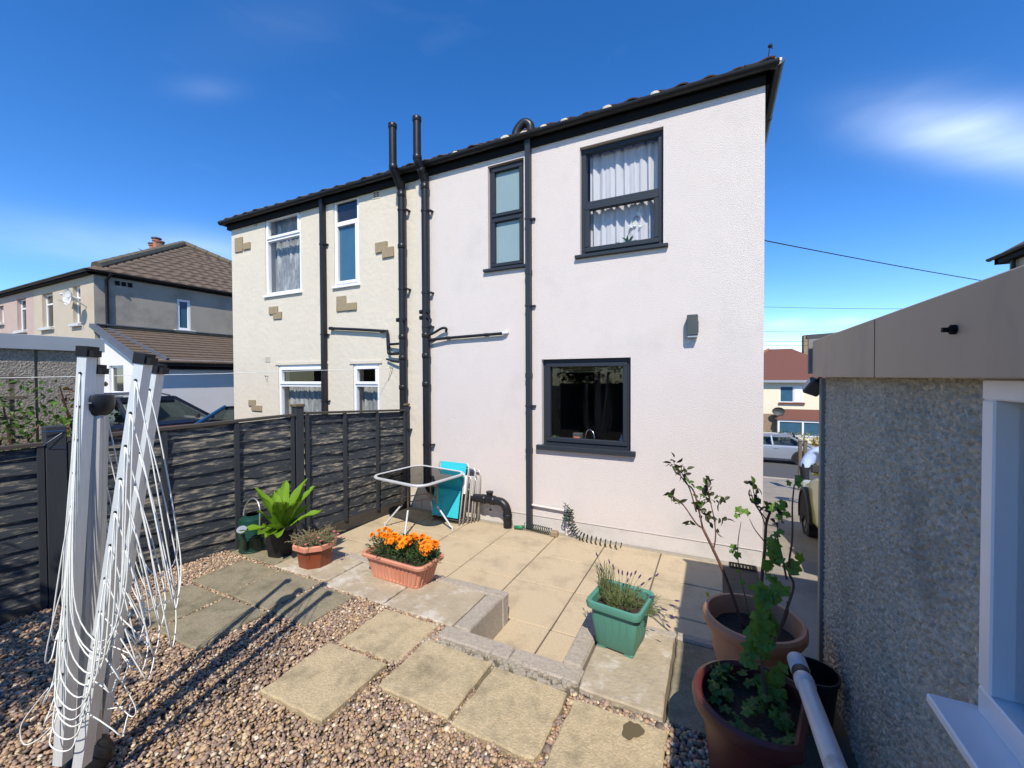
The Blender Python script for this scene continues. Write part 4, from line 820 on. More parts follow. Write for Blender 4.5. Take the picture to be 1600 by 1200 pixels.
def fence_post(y, z1, label, w=.085, cap=True):
    c = fpt(y, -.01, 0); t = thing('fence_post', c, label, 'fence post', 'posts of the boundary fence'); mb = MB()
    M = Matrix.Translation((c.x,c.y,z1/2-.05)) @ Matrix.Rotation(-math.atan(.1),4,'Z'); mb.cbox((-w/2,-w/2,-z1/2-.05),(w/2,w/2,z1/2+.05-.02),.005,M); mb.build('shaft', 'fence_batten', t)
    if cap:
        mb = MB(); M2 = Matrix.Translation((c.x,c.y,z1-.012)) @ Matrix.Rotation(-math.atan(.1),4,'Z'); mb.cbox((-w/2-.012,-w/2-.012,-.018),(w/2+.012,w/2+.012,.014),.006,M2); mb.build('cap', 'post_cap', t)
fence_panel(3.32,4.90,.12,.10,1.575,1.50,'dark blue-grey fence panel next to the house wall, behind the table',.5)
fence_panel(1.36,3.18,.25,.13,1.52,1.565,'weathered dark fence panel between two posts, behind the green watering can',.6)
fence_panel(-.55,1.24,.25,.25,1.47,1.50,'shaded dark fence panel beyond the post behind the rotary dryer',.1)
fence_post(4.95,1.60,'slim dark fence post against the house wall',.075); fence_post(3.25,1.69,'dark fence post with a worn wooden cap, between the two sunny panels',.10); fence_post(1.30,1.655,'shaded blue-black fence post behind the rotary dryer',.115,False); fence_post(-.62,1.62,'fence post at the far end of the shaded panel',.085)
mb = MB(); q0 = fpt(1.28,.06,1.60)   # blue twine tied round the shaded post
mb.tube([q0+Vector((0,-.06,0)), q0+Vector((.0,.06,-.004))], .003, 4); mb.tube([q0+Vector((0,.05,-.02)), q0+Vector((.0,-.05,-.10)), q0+Vector((.0,.06,-.14))], .0018, 4); tag(mb.build('garden_twine', 'blue_paint'), 'blue twine tied around the shaded fence post', 'twine')

# ================================================================== GARAGE on the right (sectional concrete)
XG = .60; gar = thing('concrete_garage', (XG+1.2,1,0), 'concrete sectional garage with roughcast grey wall and brown fascia', 'garage')
def roughcast(y0, y1, z0, z1, step, name):
    ny, nz_ = int((y1-y0)/step), int((z1-z0)/step); g = np.random.default_rng(11); w = g.standard_normal((nz_+1, ny+1)); F = np.fft.fft2(w)
    ky = np.fft.fftfreq(nz_+1, step)[:,None]; kx = np.fft.fftfreq(ny+1, step)[None]; k = np.sqrt(kx*kx+ky*ky); band = np.exp(-((k-34)/17)**2)+.35*np.exp(-((k-75)/30)**2)+.10*np.exp(-((k-3)/3)**2)
    h = np.real(np.fft.ifft2(F*band)); h /= h.std(); h = np.tanh(h*.8)*.0085
    yy = np.linspace(y0, y1, ny+1); zz = np.linspace(z0, z1, nz_+1); Y, Z = np.meshgrid(yy, zz)
    h -= .007*np.exp(-((Y-2.07)/.006)**2)
    V = np.stack([XG-.003-h, Y, Z], 2).reshape(-1,3)-np.array(ORG['concrete_garage'][:]); i = np.arange((nz_+1)*(ny+1)).reshape(nz_+1, ny+1); Fq = np.stack([i[:-1,:-1], i[:-1,1:], i[1:,1:], i[1:,:-1]], 2).reshape(-1,4)
    me = bpy.data.meshes.new(name); me.vertices.add(len(V)); me.vertices.foreach_set('co', V.ravel()); me.loops.add(Fq.size); me.loops.foreach_set('vertex_index', Fq.ravel()); me.polygons.add(len(Fq)); me.polygons.foreach_set('loop_start', np.arange(0,Fq.size,4)); me.polygons.foreach_set('loop_total', np.full(len(Fq),4)); me.polygons.foreach_set('use_smooth', np.ones(len(Fq),bool))
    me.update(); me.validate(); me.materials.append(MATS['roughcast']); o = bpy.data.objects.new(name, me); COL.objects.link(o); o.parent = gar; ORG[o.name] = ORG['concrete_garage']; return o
GY0, GY1, GS = .35, 1.42, 1.165      # window span and sill height
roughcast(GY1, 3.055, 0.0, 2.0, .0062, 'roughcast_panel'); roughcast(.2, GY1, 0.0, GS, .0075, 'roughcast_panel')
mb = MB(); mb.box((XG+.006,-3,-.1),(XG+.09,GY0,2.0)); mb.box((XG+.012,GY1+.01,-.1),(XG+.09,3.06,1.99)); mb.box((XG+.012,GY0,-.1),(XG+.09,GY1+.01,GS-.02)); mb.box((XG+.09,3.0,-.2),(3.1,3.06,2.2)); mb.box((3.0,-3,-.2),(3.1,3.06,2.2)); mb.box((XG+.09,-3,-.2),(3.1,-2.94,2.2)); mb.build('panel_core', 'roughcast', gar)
mb = MB(); mb.cbox((XG-.028,3.05,-.1),(XG+.06,3.105,1.985),.004); mb.build('corner_post', 'grey_post', gar)
fh0, fh1 = 1.992, 2.205
mb = MB(); mb.cbox((XG-.075,1.0-4,fh0),(XG-.045,3.03,fh1+.005),.003); mb.box((XG-.044,-3,fh0+.002),(XG+.1,3.0,fh0+.012)); mb.build('fascia', 'garage_fascia', gar)
mb = MB(); mb.box((XG-.068,3.033,fh0+.03),(XG+.0,3.045,fh1-.02)); mb.build('fascia_end', 'black_fascia', gar)
mb = MB(); mb.box((XG-.0765,1.95,fh0-.0),(XG-.0752,1.953,fh1+.001)); mb.build('fascia_joint', 'wood_grey', gar)
mb = MB(); mb.add([(XG-.06,-3,fh1-.01),(XG-.06,3.05,fh1-.01),(3.2,3.05,fh1+.10),(3.2,-3,fh1+.10)], [(0,1,2,3)]); mb.build('roof', 'felt_roof', gar)
mb = MB(); mb.add([(XG-.10,3.06,fh1+.02),(3.2,3.06,fh1+.14),(3.2,3.095,fh1+.14),(XG-.10,3.095,fh1+.02),(XG-.10,3.06,fh1+.045),(3.2,3.06,fh1+.165),(3.2,3.095,fh1+.165),(XG-.10,3.095,fh1+.045)], [(0,1,2,3),(4,5,6,7),(0,1,5,4),(3,2,6,7),(0,4,7,3)]); mb.build('verge_strip', 'felt_roof', gar)
mb = MB(); mb.add([(XG-.09,3.062,fh0+.02),(3.2,3.062,fh0+.14),(3.2,3.062,fh1+.145),(XG-.09,3.062,fh1+.025),(XG-.09,3.09,fh0+.02),(3.2,3.09,fh0+.14),(3.2,3.09,fh1+.145),(XG-.09,3.09,fh1+.025)], [(0,1,2,3),(7,6,5,4),(0,4,5,1),(3,2,6,7),(0,3,7,4)]); mb.build('front_fascia', 'grey_post', gar)
q = FX(1489,515,XG-.08); mb = MB(); mb.tube([(XG-.075,q.y,q.z),(XG-.085,q.y,q.z),(XG-.088,q.y,q.z)], [.012,.012,.008], 8); mb.tube([(XG-.085,q.y,q.z),(XG-.10,q.y,q.z)], .006, 8); mb.build('fascia_bolt', 'black_fascia', gar)
fG = lambda u, z, d: Vector((XG+d, u, z))     # faces -X
mb = MB(); framering(mb, fG, GY0, GY1, GS, fh0-.002, -.012, .06, .050, .004, .068); gw = mb.build('window', 'white_upvc', gar)
mb = MB(); mb.quad((XG+.03,GY0+.045,GS+.06),(XG+.03,GY1-.045,GS+.06),(XG+.03,GY1-.045,fh0-.045),(XG+.03,GY0+.045,fh0-.045)); mb.build('pane', 'glass', gw)
mb = MB(); mb.cbox((XG-.10,GY0-.05,GS-.022),(XG+.029,GY1+.022,GS+.002),.004); mb.build('sill', 'white_upvc', gw)
mb = MB(); mb.add([(XG+.30,-1,.6),(XG+.30,2.4,.6),(XG+.30,2.4,2.1),(XG+.30,-1,2.1)], [(0,1,2,3)]); mb.build('inner_backing', 'room_dark', gar)  # dark sheet set just behind the garage pane
# floodlight under the fascia corner
fl = thing('flood_light', (XG-.02,3.12,1.93), 'small grey floodlight under the garage fascia corner', 'lamp'); q = FY(1268,594,3.16)
mb = MB(); M = Matrix.Translation((XG-.045,3.16,1.93)) @ Matrix.Rotation(R(35),4,'X') @ Matrix.Rotation(R(25),4,'Y'); mb.cbox((-.045,-.03,-.05),(.045,.03,.05),.008,M); mb.build('housing', 'lamp_grey', fl); mb = MB(); mb.cbox((-.037,.031,-.04),(.037,.034,.04),.002,M); mb.cbox((-.047,-.02,-.04),(-.0455,.02,.04),.001,M); mb.build('lens', 'lamp_glass', fl); mb = MB(); mb.tube([(XG-.04,3.13,1.96),(XG-.02,3.10,1.985)], .012, 6); mb.build('bracket', 'black_fascia', fl)

# the neighbour's garage beyond the fence, trellis and climber in front of it
ng = thing('neighbour_garage', (-8.5,0,0), 'pebbledashed concrete garage with pale grey fascia beyond the fence', 'garage'); XN = -7.3
mb = MB()
for a, b in ((-4,-1.9),(-1.87,-.1),(-.07,1.90),(1.93,2.47)):
    mb = MB(); mb.box((XN-.09,a,-.05),(XN,b,2.36)); mb.build('wall_panel', 'pebbledash', ng)
mb = MB(); mb.box((XN-.06,-4,-.05),(XN-.012,2.45,2.35)); mb.box((-9.8,2.40,-.05),(XN-.01,2.455,2.36)); mb.build('wall_core', 'wood_grey', ng)
mb = MB(); mb.cbox((XN+.02,-4,2.35),(XN+.05,2.52,2.525),.004); mb.cbox((-9.9,2.49,2.35),(XN+.019,2.52,2.525),.004); mb.build('fascia', 'grey_fascia', ng)
mb = MB(); mb.quad((-9.9,-4,2.52),(XN+.02,-4,2.515),(XN+.02,2.5,2.515),(-9.9,2.5,2.52)); mb.build('roof', 'felt_roof', ng)
tr = thing('garden_trellis', (-6.95,1.2,0), 'weathered wooden trellis in front of the pebbledash garage', 'trellis'); zt_ = FX(40,588,-6.95).z
for k in range(9): y = -.3+k*.24; mb = MB(); mb.box((-6.965,y,.1),(-6.95,y+.035,zt_+.04)); mb.build('upright_slat', 'wood_grey', tr)
for k in range(9): z = zt_-k*.22; mb = MB(); mb.box((-6.949,-.35,z-.035),(-6.934,1.75,z)); mb.build('cross_slat', 'wood_grey', tr)
cl = thing('climbing_shrub', (-6.7,1.3,0), 'leafy climbing shrub with reddish stems over the trellis', 'shrub'); mb = MB(); m2 = MB(); m3 = MB()
for i in range(26): 
    y = random.uniform(-.3,2.1); z1 = random.uniform(1.3,1.95); mb.tube(bez([(-6.8+jit(.1),y+jit(.3),0),(-6.75+jit(.15),y+jit(.2),.9),(-6.75+jit(.2),y+jit(.25),z1)],4), [.012]*8+[.006], 5)
mb.build('stems', 'stem_brown', cl)
for i in range(1500):
    y = random.uniform(-.5,2.3); zc = 1.0+1.0*random.random()**1.3*(1-.12*abs(y-1.6)); q = (-6.7+jit(.22), y, zc); (m2 if noise.noise((y*2,zc*2,0)) > -.1 else m3).leaf(q, rvec()+Vector((.5,0,-.1)), rvec()+Vector((.4,0,.6)), random.uniform(.035,.07), random.uniform(.025,.05), .25, 3)
for i in range(900): q = (-6.66+jit(.2), random.uniform(-.5,2.4), random.uniform(.5,1.6)); m2.leaf(q, rvec()+Vector((.5,0,-.1)), rvec()+Vector((.4,0,.6)), random.uniform(.035,.07), random.uniform(.025,.05), .25, 3)
m2.build('leaves', 'leaf_green', cl); m3.build('autumn_leaves', 'leaf_red', cl); m4 = MB()
for i in range(150): q = (-6.48+jit(.1), random.choice((.9,1.15,1.9,2.05))+jit(.22), 1.45+jit(.3)); m4.leaf(q, rvec()+Vector((.5,0,-.1)), rvec()+Vector((.6,0,.6)), random.uniform(.05,.085), random.uniform(.035,.06), .25, 3)
m4.build('new_leaves', 'leaf_bright', cl)
wf = thing('board_fence', (-8.75,3.6,0), 'low reddish brown board fence beyond the neighbour garden', 'fence')
for k in range(14): y = 2.75+k*.155; mb = MB(); mb.cbox((-8.77,y,-.05),(-8.74,y+.145,1.12+jit(.004)),.004); mb.build('board', 'wood_brown', wf)
mb = MB(); mb.cbox((-8.80,2.7,1.11),(-8.70,4.95,1.15),.006); mb.build('capping_rail', 'wood_brown', wf)

# ================================================================== ROTARY DRYER (folded)
DB = Vector((-2.51,.785,T)); dry = thing('rotary_dryer', DB, 'folded rotary washing line with grey arms and white cords', 'rotary dryer')
dd = Vector((_f.x,_f.y,0)).normalized(); dr_ = Vector((_r.x,_r.y,0)).normalized()
mast_top = FY(156,640,DB.y+.05); mtz = 1.87; mt = DB + Vector((.07,.03,mtz-T))
mb = MB()
n = 12; prof = []      # ribbed mast
for j in range(n*2): a = math.pi*j/n; r = .042 if j % 4 in (0,1) else .036; prof.append((r*math.cos(a), r*math.sin(a)))
mb.rings([[c+Vector((x,y,0)) for x, y in prof] for c in (DB+Vector((0,0,-.02)), mt)], True, True, True); mb.build('mast', 'mast_steel', dry)
mb = MB(); mb.lathe([(.030,-.035),(.048,-.025),(.060,.0),(.064,.04),(.058,.058),(.03,.062),(.0,.063)], mt, 16); hb = mb.build('top_hub', 'black_plastic', dry, True, 40)
for s in (-1,1): q = mt+Vector((0,0,.025))-dd*.062+dr_*.035*s; mb = MB(); mb.lathe([(.007,0),(.007,.004),(.0,.005)], q, 8); mb.build('hub_screw', 'galvanised', hb)
mb = MB(); mb.lathe([(.05,.0),(.085,.01),(.09,.05),(.07,.10),(.045,.12)], DB+Vector((0,0,.02)), 16); mb.build('bottom_hub', 'black_plastic', dry, True, 40)
arms = []
tips = [(137,545,1.76), (226,556,1.74), (246,572,1.93), (152,548,1.98)]; feet = [(98,1190,1.74), (128,1195,1.72), (150,1190,1.90), (120,1190,1.92)]
def atdepth(px, py, f): d = ray(px, py); return CAM + d*(f/(d.x*_f.x+d.y*_f.y+d.z*_f.z))
for k in range(4):
    p = atdepth(*feet[k]); q = atdepth(*tips[k])
    if k == 3: q = p.lerp(q, .96)
    arms.append((p, q)); mb = MB(); mb.bar(p, q, .040, .044, dd); am = mb.build('arm', 'aluminium', dry)
    mb = MB(); d = (q-p).normalized(); mb.bar(q-d*.035, q+d*.010, .049, .052, dd); mb.bar(q-d*.035+dr_*.030, q-d*.008+dr_*.030, .028, .036, dd); mb.build('arm_tip', 'black_plastic', am)
    for i in range(11):
        c = p.lerp(q, .14+.80*i/10) - dd*.0245; mb = MB(); mb.tube([c, c-dd*.004], [.0065,.005], 8); mb.build('cord_eyelet', 'black_plastic', am)
for (ia, ib, sp) in ((0,1,0),(1,2,.4),(2,3,.3),(3,0,.5)):
    for i in range(11):
        s = .14+.80*i/10; A = arms[ia][0].lerp(arms[ia][1], s) - dd*.026; B = arms[ib][0].lerp(arms[ib][1], s) - dd*(.026 if ib != 3 else -.02)
        zb_ = T+.14+.305*(A.z-T) + (0 if (ia,ib) == (0,1) else (jit(.10)+.06)); mid = (A+B)/2; out = -dd*.05 if (ia,ib) == (0,1) else (dr_*(.10+.06*random.random()) if ia == 1 else (dd*.12+dr_*.06*random.random() if ia == 2 else -dr_*(.05+.05*random.random())))
        w = out*(1+jit(.3)); dz = lambda q, t: Vector((0,0,(zb_-q.z)*t))
        pts = bez([A, A+w*.35+dz(A,.25), A+w*.75+dz(A,.62), A.lerp(B,.1)+w+dz(A,.88), mid+w+Vector((0,0,zb_-mid.z)), A.lerp(B,.9)+w+dz(B,.88), B+w*.75+dz(B,.62), B+w*.35+dz(B,.25), B],4)
        mb = MB(); mb.tube(pts, .0027, 5); mb.build('cord', 'white_cord', dry, True)
a0 = atdepth(76,1075,1.74); mb = MB(); mb.tube(bez([a0, a0+dr_*-.05+Vector((0,0,-.06)), a0+dr_*-.12+Vector((0,0,-.16)), a0+dr_*-.11+Vector((0,0,-.24)), a0+dr_*-.05+Vector((0,0,-.22)), a0+Vector((.02,0,-.16))],5), .0024, 5); mb.build('cord', 'white_cord', dry, True)
a0 = atdepth(152,1052,1.8); mb = MB(); mb.tube(bez([a0, a0+dr_*.06+Vector((0,0,-.10)), a0+dr_*.14+Vector((0,0,-.19)), a0+dr_*.165+Vector((0,0,-.16)), a0+dr_*.12+Vector((0,0,-.06)), a0+dr_*.06+Vector((0,0,.04))],5), .0024, 5); mb.build('cord', 'white_cord', dry, True)
pg = FZ(168,1115,T); mb = MB(); mb.tube([(pg.x,pg.y,T-.03),(pg.x+.005,pg.y,T+.13)], .009, 8); pk = thing('ground_stake', (pg.x,pg.y,T), 'short dark stake with a red top in the gravel behind the dryer', 'stake'); mb.build('shaft', 'cable_black', pk); mb = MB(); mb.lathe([(.012,0),(.014,.02),(.012,.035),(.0,.037)], (pg.x+.005,pg.y,T+.125), 8); mb.build('cap', 'tail_red', pk)
w0 = FX(0,602,-6.5); mb = MB(); p0 = Vector((hk.x,4.96,hk.z)); p1 = Vector((-6.62,1.0,2.0)); p2 = Vector((-7.2,-.8,1.98)); mb.tube([p0, p1.lerp(p0,.5)+Vector((0,0,-.02)), p1, p2], .003, 4); tag(mb.build('washing_line', 'white_cord'), 'thin washing line strung across the neighbour garden to the wall hook', 'washing line')

# ================================================================== TABLE AND CHAIRS
TC = Vector((-3.53,4.36,0)); ROT = R(-8); tb = thing('garden_table', TC, 'square garden table with dark glass top and white metal frame', 'table')
def rr(hx, hy, r, n=6, bow=.03):
    out = []
    for cx, cy, a0 in ((1,1,0),(-1,1,90),(-1,-1,180),(1,-1,270)):
        for i in range(n+1): a = R(a0+90*i/n); out.append((cx*(hx-r)+r*math.cos(a), cy*(hy-r)+r*math.sin(a)))
    return out
def tloc(x, y, z): return Vector((TC.x+x*math.cos(ROT)-y*math.sin(ROT), TC.y+x*math.sin(ROT)+y*math.cos(ROT), z))
o1 = rr(.475,.435,.16); i1 = rr(.448,.408,.14); mb = MB()
mb.rings([[tloc(x,y,z) for x, y in q] for q, z in ((i1,.69),(o1,.685),(rr(.482,.442,.163),.70),(o1,.716),(i1,.712),(i1,.69))]); mb.build('rim', 'table_white', tb, True, 50)
mb = MB(); q = [tloc(x,y,.708) for x, y in rr(.452,.412,.14)]; mb.add(q+[v-Vector((0,0,.006)) for v in q], [tuple(range(len(q))), tuple(range(2*len(q)-1,len(q)-1,-1))]); mb.build('glass_top', 'table_glass', tb)
mb = MB(); mb.lathe([(.024,0),(.024,.004),(.017,.005)], tloc(0,0,.708), 14); mb.build('parasol_ring', 'table_rust', tb)
ft = [FZ(595.6,820,0), FZ(649.7,831,0), FZ(711,830,0), Vector((-3.42,4.72,0))]; kz = .30
kn = [tloc(-.21,-.12,kz), tloc(.02,-.22,kz), tloc(.22,.10,kz), tloc(-.02,.22,kz)]
ft = [Vector((f.x,f.y,0)) for f in ft]; ft[0] = Vector((-3.98,4.19,0)); ft[1] = Vector((-3.50,4.03,0)); ft[2] = Vector((-3.07,4.45,0)); ft[3] = Vector((-3.56,4.70,0))
for k in range(4):
    mb = MB(); mb.tube([kn[k]+Vector((0,0,-.01)), kn[k].lerp(ft[k],.12)+Vector((0,0,.005)), kn[k].lerp(ft[k],.9)+Vector((0,0,.02)), ft[k]+Vector((0,0,.045)), ft[k]+Vector((0,0,0))], .0125, 8); lg = mb.build('leg', 'table_white', tb, True, 60)
    mb = MB(); up = kn[k].lerp(tloc(0,0,kz),-.35); up.z = .69; mb.tube([kn[k]+Vector((0,0,.02)), Vector((kn[k].x,kn[k].y,.55)), Vector((kn[k].x,kn[k].y,.69))], .011, 8); mb.build('upright', 'table_rust', lg, True)
mb = MB()
for z in (.66,.40):
    for k in range(4): a, b = kn[k].copy(), kn[(k+1)%4].copy(); a.z = b.z = z; mb.tube([a,b], .008, 6)
mb.build('brace', 'table_rust', tb)
for k in range(4):
    a = kn[k].copy(); a.z = .665; c = tloc(0,0,.69); dirv = (a-c); dirv.z = 0; b = c+dirv.normalized()*.42; b.z = .69; mb = MB(); mb.tube([a,b], .008, 6); mb.build('top_support', 'table_rust', tb)
def fold_chair(x0, x1, yb, yt, h, label, colour=True, dx=0):
    """folded garden chair leaning on the wall: two nested tube frames with fabric seat and back"""
    c = thing('folding_chair', ((x0+x1)/2, yb, 0), label, 'chair', 'folded garden chairs against the wall')
    def L(u, s, n): # u across, s up the lean 0..1, n out from the chair's face
        return Vector((x0+(x1-x0)*u+dx*s, yb+(yt-yb)*s-n, .012+(h-.012)*s))
    def frame(u0, u1, s0, s1, n, r=.0105):
        pts = [L(u0,s0,n), L(u0,s1-.06,n), L(u0+.03,s1-.015,n), L(u0+.10,s1,n), L(u1-.10,s1,n), L(u1-.03,s1-.015,n), L(u1,s1-.06,n), L(u1,s0,n)]
        mb = MB(); mb.tube(pts, r, 8); return mb.build('frame_tube', 'chair_frame', c, True)
    frame(.0,1,.0,1.0,.02); frame(.05,.95,.0,.86,.07); frame(.03,.97,.02,.93,-.03)
    mb = MB(); mb.tube([L(.05,.06,.07),L(.95,.06,.07)], .009, 8); mb.tube([L(.0,.04,.02),L(1,.04,.02)], .009, 8); mb.build('cross_tube', 'car_trim', c, True)
    for u in (.02,.98):
        mb = MB(); mb.bar(L(u,.50,.045), L(u,.80,.045), .03, .016, (0,1,0)); mb.build('armrest', 'white_upvc' if colour else 'chair_frame', c)
    if colour:
        def pad(s0, s1, n, u0=.07, u1=.93):
            mb = MB(); N = 10; K = 10; g = [[L(u0+(u1-u0)*i/N, s0+(s1-s0)*j/K, n+.006*math.sin(math.pi*i/N)*math.sin(math.pi*j/K)) for j in range(K+1)] for i in range(N+1)]
            mb.rings(g, False); g2 = [[q+Vector((0,.008,0)) for q in r_] for r_ in g]; mb.rings(g2, False)
            mb.rings([[r_[0] for r_ in g],[r_[0] for r_ in g2]], False); mb.rings([[r_[-1] for r_ in g],[r_[-1] for r_ in g2]], False); mb.rings([g[0],g2[0]], False); mb.rings([g[-1],g2[-1]], False)
            return mb
        pad(.50,1.0,.032).build('backrest', 'turquoise_fabric', c, True, 50); pad(.10,.56,.085,.04,.9).build('seat', 'turquoise_fabric', c, True, 50)
        for s in (.545,): mb = MB(); mb.tube([L(.04,s,.094),L(.9,s,.094)], .007, 6); mb.build('seat_seam', 'turquoise_fabric', c)
    return c
fold_chair(-3.56,-3.06,4.70,4.87,.80,'folded turquoise garden chair leaning on the white wall beside the table')
fold_chair(-3.50,-2.99,4.80,4.925,.73,'pale tube frame of a folded chair behind the turquoise one',False)
fold_chair(-3.46,-2.94,4.89,4.97,.70,'rearmost folded chair frame touching the white wall',False)

# ================================================================== POTS AND PLANTS on the terrace
c = Vector((-4.27,2.60,T)); can = thing('watering_can', c, 'dark green metal watering can standing by the fence', 'watering can')
mb = MB(); mb.lathe([(.122,0),(.124,.008),(.120,.012),(.120,.13),(.123,.136),(.120,.142),(.120,.155),(.123,.161),(.120,.167),(.120,.30),(.114,.325),(.085,.35),(.06,.358)], c, 28); mb.build('body', 'green_metal', can, True, 30)
mb = MB(); mb.tube(bez([c+Vector((-.12,-.02,.28)), c+Vector((-.125,0,.40)), c+Vector((-.06,.02,.50)), c+Vector((.04,.02,.51)), c+Vector((.11,.01,.44)), c+Vector((.125,0,.33)), c+Vector((.121,0,.26))],5), .008, 8); mb.build('handle', 'galvanised', can, True)
sp0 = c+Vector((.06,-.10,.06)); mb = MB(); tip = c+Vector((.17,-.20,.27)); mb.tube([sp0, sp0.lerp(tip,.5), tip], [.026,.018,.013], 10); so = mb.build('spout', 'green_metal', can, True)
d = (tip-sp0).normalized(); mb = MB(); mb.tube([tip-d*.01, tip+d*.02, tip+d*.045], [.014,.035,.043], 14); mb.build('rose_head', 'galvanised', so, True, 40)
def prism_pot(name, c, n, prof, m, ph, label, cat='planter', sx=1, sy=1):
    t = thing(name, c, label, cat); mb = MB(); mb.lathe(prof, c, n, True, False, sx, sy, ph); mb.build('shell', m, t); return t
def soil(t, c, r, z, n=14, sx=1, sy=1, ph=0):
    mb = MB(); ring = [[Vector((c[0]+r*q*sx*math.cos(ph+2*math.pi*j/n), c[1]+r*q*sy*math.sin(ph+2*math.pi*j/n), z+.012*noise.noise((q*9+c[0]*3,j*1.3,c[1])))) for j in range(n)] for q in (1,.66,.33,.04)]
    mb.rings(ring, True, False, True); return mb.build('compost', 'soil', t)
c = Vector((-3.90,2.66,T)); bp_ = prism_pot('black_planter', c, 6, [(.115,0),(.12,.01),(.15,.26),(.175,.265),(.178,.30),(.16,.302),(.14,.24),(.13,.2)], 'black_plastic', R(12), 'black hexagonal plastic planter beside the watering can'); soil(bp_, c, .145, T+.245, 6, ph=R(12))
lf = thing('broad_leaf_plant', c+Vector((0,0,.24)), 'bright green broad-leaved plant growing in the black planter', 'plant')
for k in range(24):
    a = random.uniform(0,6.28); tilt = random.uniform(.08,.42) if k < 15 else random.uniform(.75,1.25); L_ = random.uniform(.36,.52) if k < 11 else random.uniform(.30,.38); d = Vector((math.cos(a)*math.sin(tilt), math.sin(a)*math.sin(tilt), math.cos(tilt))); b0 = c+Vector((math.cos(a)*.05, math.sin(a)*.05, .24))
    mb = MB(); N = 12; nrm = Vector((-math.cos(a)*math.cos(tilt), -math.sin(a)*math.cos(tilt), math.sin(tilt))); wd = d.cross(nrm).normalized(); rows_ = []; Wm = random.uniform(.085,.12); ph = random.uniform(0,6)
    for i in range(N+1):
        t = i/N; q = b0+d*(L_*t)-nrm*(random.uniform(.22,.32)*0+.30*L_*t*t*(1 if k < 11 else .8))*-1*-1; w = Wm*.5*(.16+.84*math.sin(math.pi*.5*min(1,t/.55))**1.6)*(1 if t < .62 else math.sqrt(max(0,1-((t-.62)/.385)**2)))
        rv = .016*t*math.sin(ph+t*13); rows_.append([q-wd*w+nrm*(w*.45+rv), q-wd*w*.5+nrm*w*.12, q-nrm*.003, q+wd*w*.5+nrm*w*.12, q+wd*w+nrm*(w*.45-rv)])
    mb.rings(rows_, False); mb.build('leaf', 'leaf_broad', lf, True)
c = Vector((-3.40,2.66,T)); op = prism_pot('octagonal_planter', c, 8, [(.14,0),(.145,.012),(.165,.17),(.19,.175),(.196,.215),(.18,.22),(.165,.18),(.155,.16)], 'brown_plastic', R(22.5), 'brown octagonal planter with pale rim beside the black planter'); soil(op, c, .165, T+.19, 8, ph=R(22.5))
mb = MB(); mb.lathe([(.188,.172),(.198,.178),(.2,.216),(.182,.224),(.176,.2)], c, 8, False, False, 1, 1, R(22.5)); mb.build('rim', 'trough_plastic', op)
po = thing('portulaca', c+Vector((0,0,.2)), 'straggly portulaca with pink flowers in the octagonal planter', 'plant'); mb = MB(); m2 = MB()
for i in range(190):
    a = random.uniform(0,6.28); r0 = random.uniform(0,.14); q = c+Vector((math.cos(a)*r0, math.sin(a)*r0, .19)); d = Vector((math.cos(a)*random.uniform(.2,1), math.sin(a)*random.uniform(.2,1), random.uniform(.3,1.0))).normalized(); L_ = random.uniform(.07,.19); pts = [q, q+d*L_*.5+Vector((jit(.02),jit(.02),.01)), q+d*L_+Vector((0,0,-.03))]; mb.tube(pts, [.003,.0025,.0015], 4)
    for k in range(5): p = pts[1].lerp(pts[2],random.random()); (mb if random.random() < .45 else m2).leaf(p, rvec(), rvec(), random.uniform(.015,.03), .006, .1, 2)
for i in range(160): a = random.uniform(-1,2.2); q = c+Vector((math.cos(a)*random.uniform(.02,.26), math.sin(a)*random.uniform(.0,.2), random.uniform(.18,.30))); m2.leaf(q, rvec(), rvec(), .025, .007, .1, 2)
mb.build('stems', 'stem_dry', po); m2.build('leaves', 'leaf_lavender', po)
for (dx, dy, dz) in ((.16,.08,.30),(.19,.10,.27),(.21,.07,.25),(.10,-.04,.27),(.22,.13,.24),(.05,-.14,.235),(.23,.03,.17),(.15,-.06,.255)):
    mb = MB(); q = c+Vector((dx,dy,dz))
    for j in range(7): a = j*.9; mb.leaf(q, (math.cos(a),math.sin(a)-.4,.5), (0,-.3,1), .017, .016, .1, 2)
    mb.build('flower', 'pink_petal', po)
# marigold trough
c = Vector((-2.46,2.80,T)); tg = thing('trough_planter', c, 'long ribbed terracotta plastic trough at the terrace edge', 'planter'); ROTT = R(-2)
def trr(hx, hy, r, z, rib=0):
    out = []; pts = rr(hx, hy, r, 4); K = []
    for i in range(len(pts)):
        a, b = Vector(pts[i]), Vector(pts[(i+1)%len(pts)]); m_ = max(1, int((b-a).length/.0105))
        for k in range(m_): K.append(a.lerp(b, k/m_))
    for i, p in enumerate(K): e = 1-(rib/.3 if (i//2) % 2 else 0); out.append(c+Vector((p.x*e*math.cos(ROTT)-p.y*e*math.sin(ROTT), p.x*e*math.sin(ROTT)+p.y*e*math.cos(ROTT), z)))
    return out
def ringfix(specs):
    n = 150; res = []
    for hx, hy, r, z, rib in specs:
        q = trr(hx, hy, r, z, 0); L_ = [0]
        for i in range(len(q)): L_.append(L_[-1]+(q[(i+1)%len(q)]-q[i]).length)
        ring = []
        for k in range(n*2):
            s = L_[-1]*k/(n*2); i = max(j for j in range(len(q)) if L_[j] <= s); t = (s-L_[i])/max(1e-9,(L_[i+1]-L_[i])); p = q[i].lerp(q[(i+1)%len(q)], t); o_ = (p-c); o_.z = 0
            if rib and (k//4) % 2: p = p - o_.normalized()*rib*2.2
            ring.append(p)
        res.append(ring)
    return res
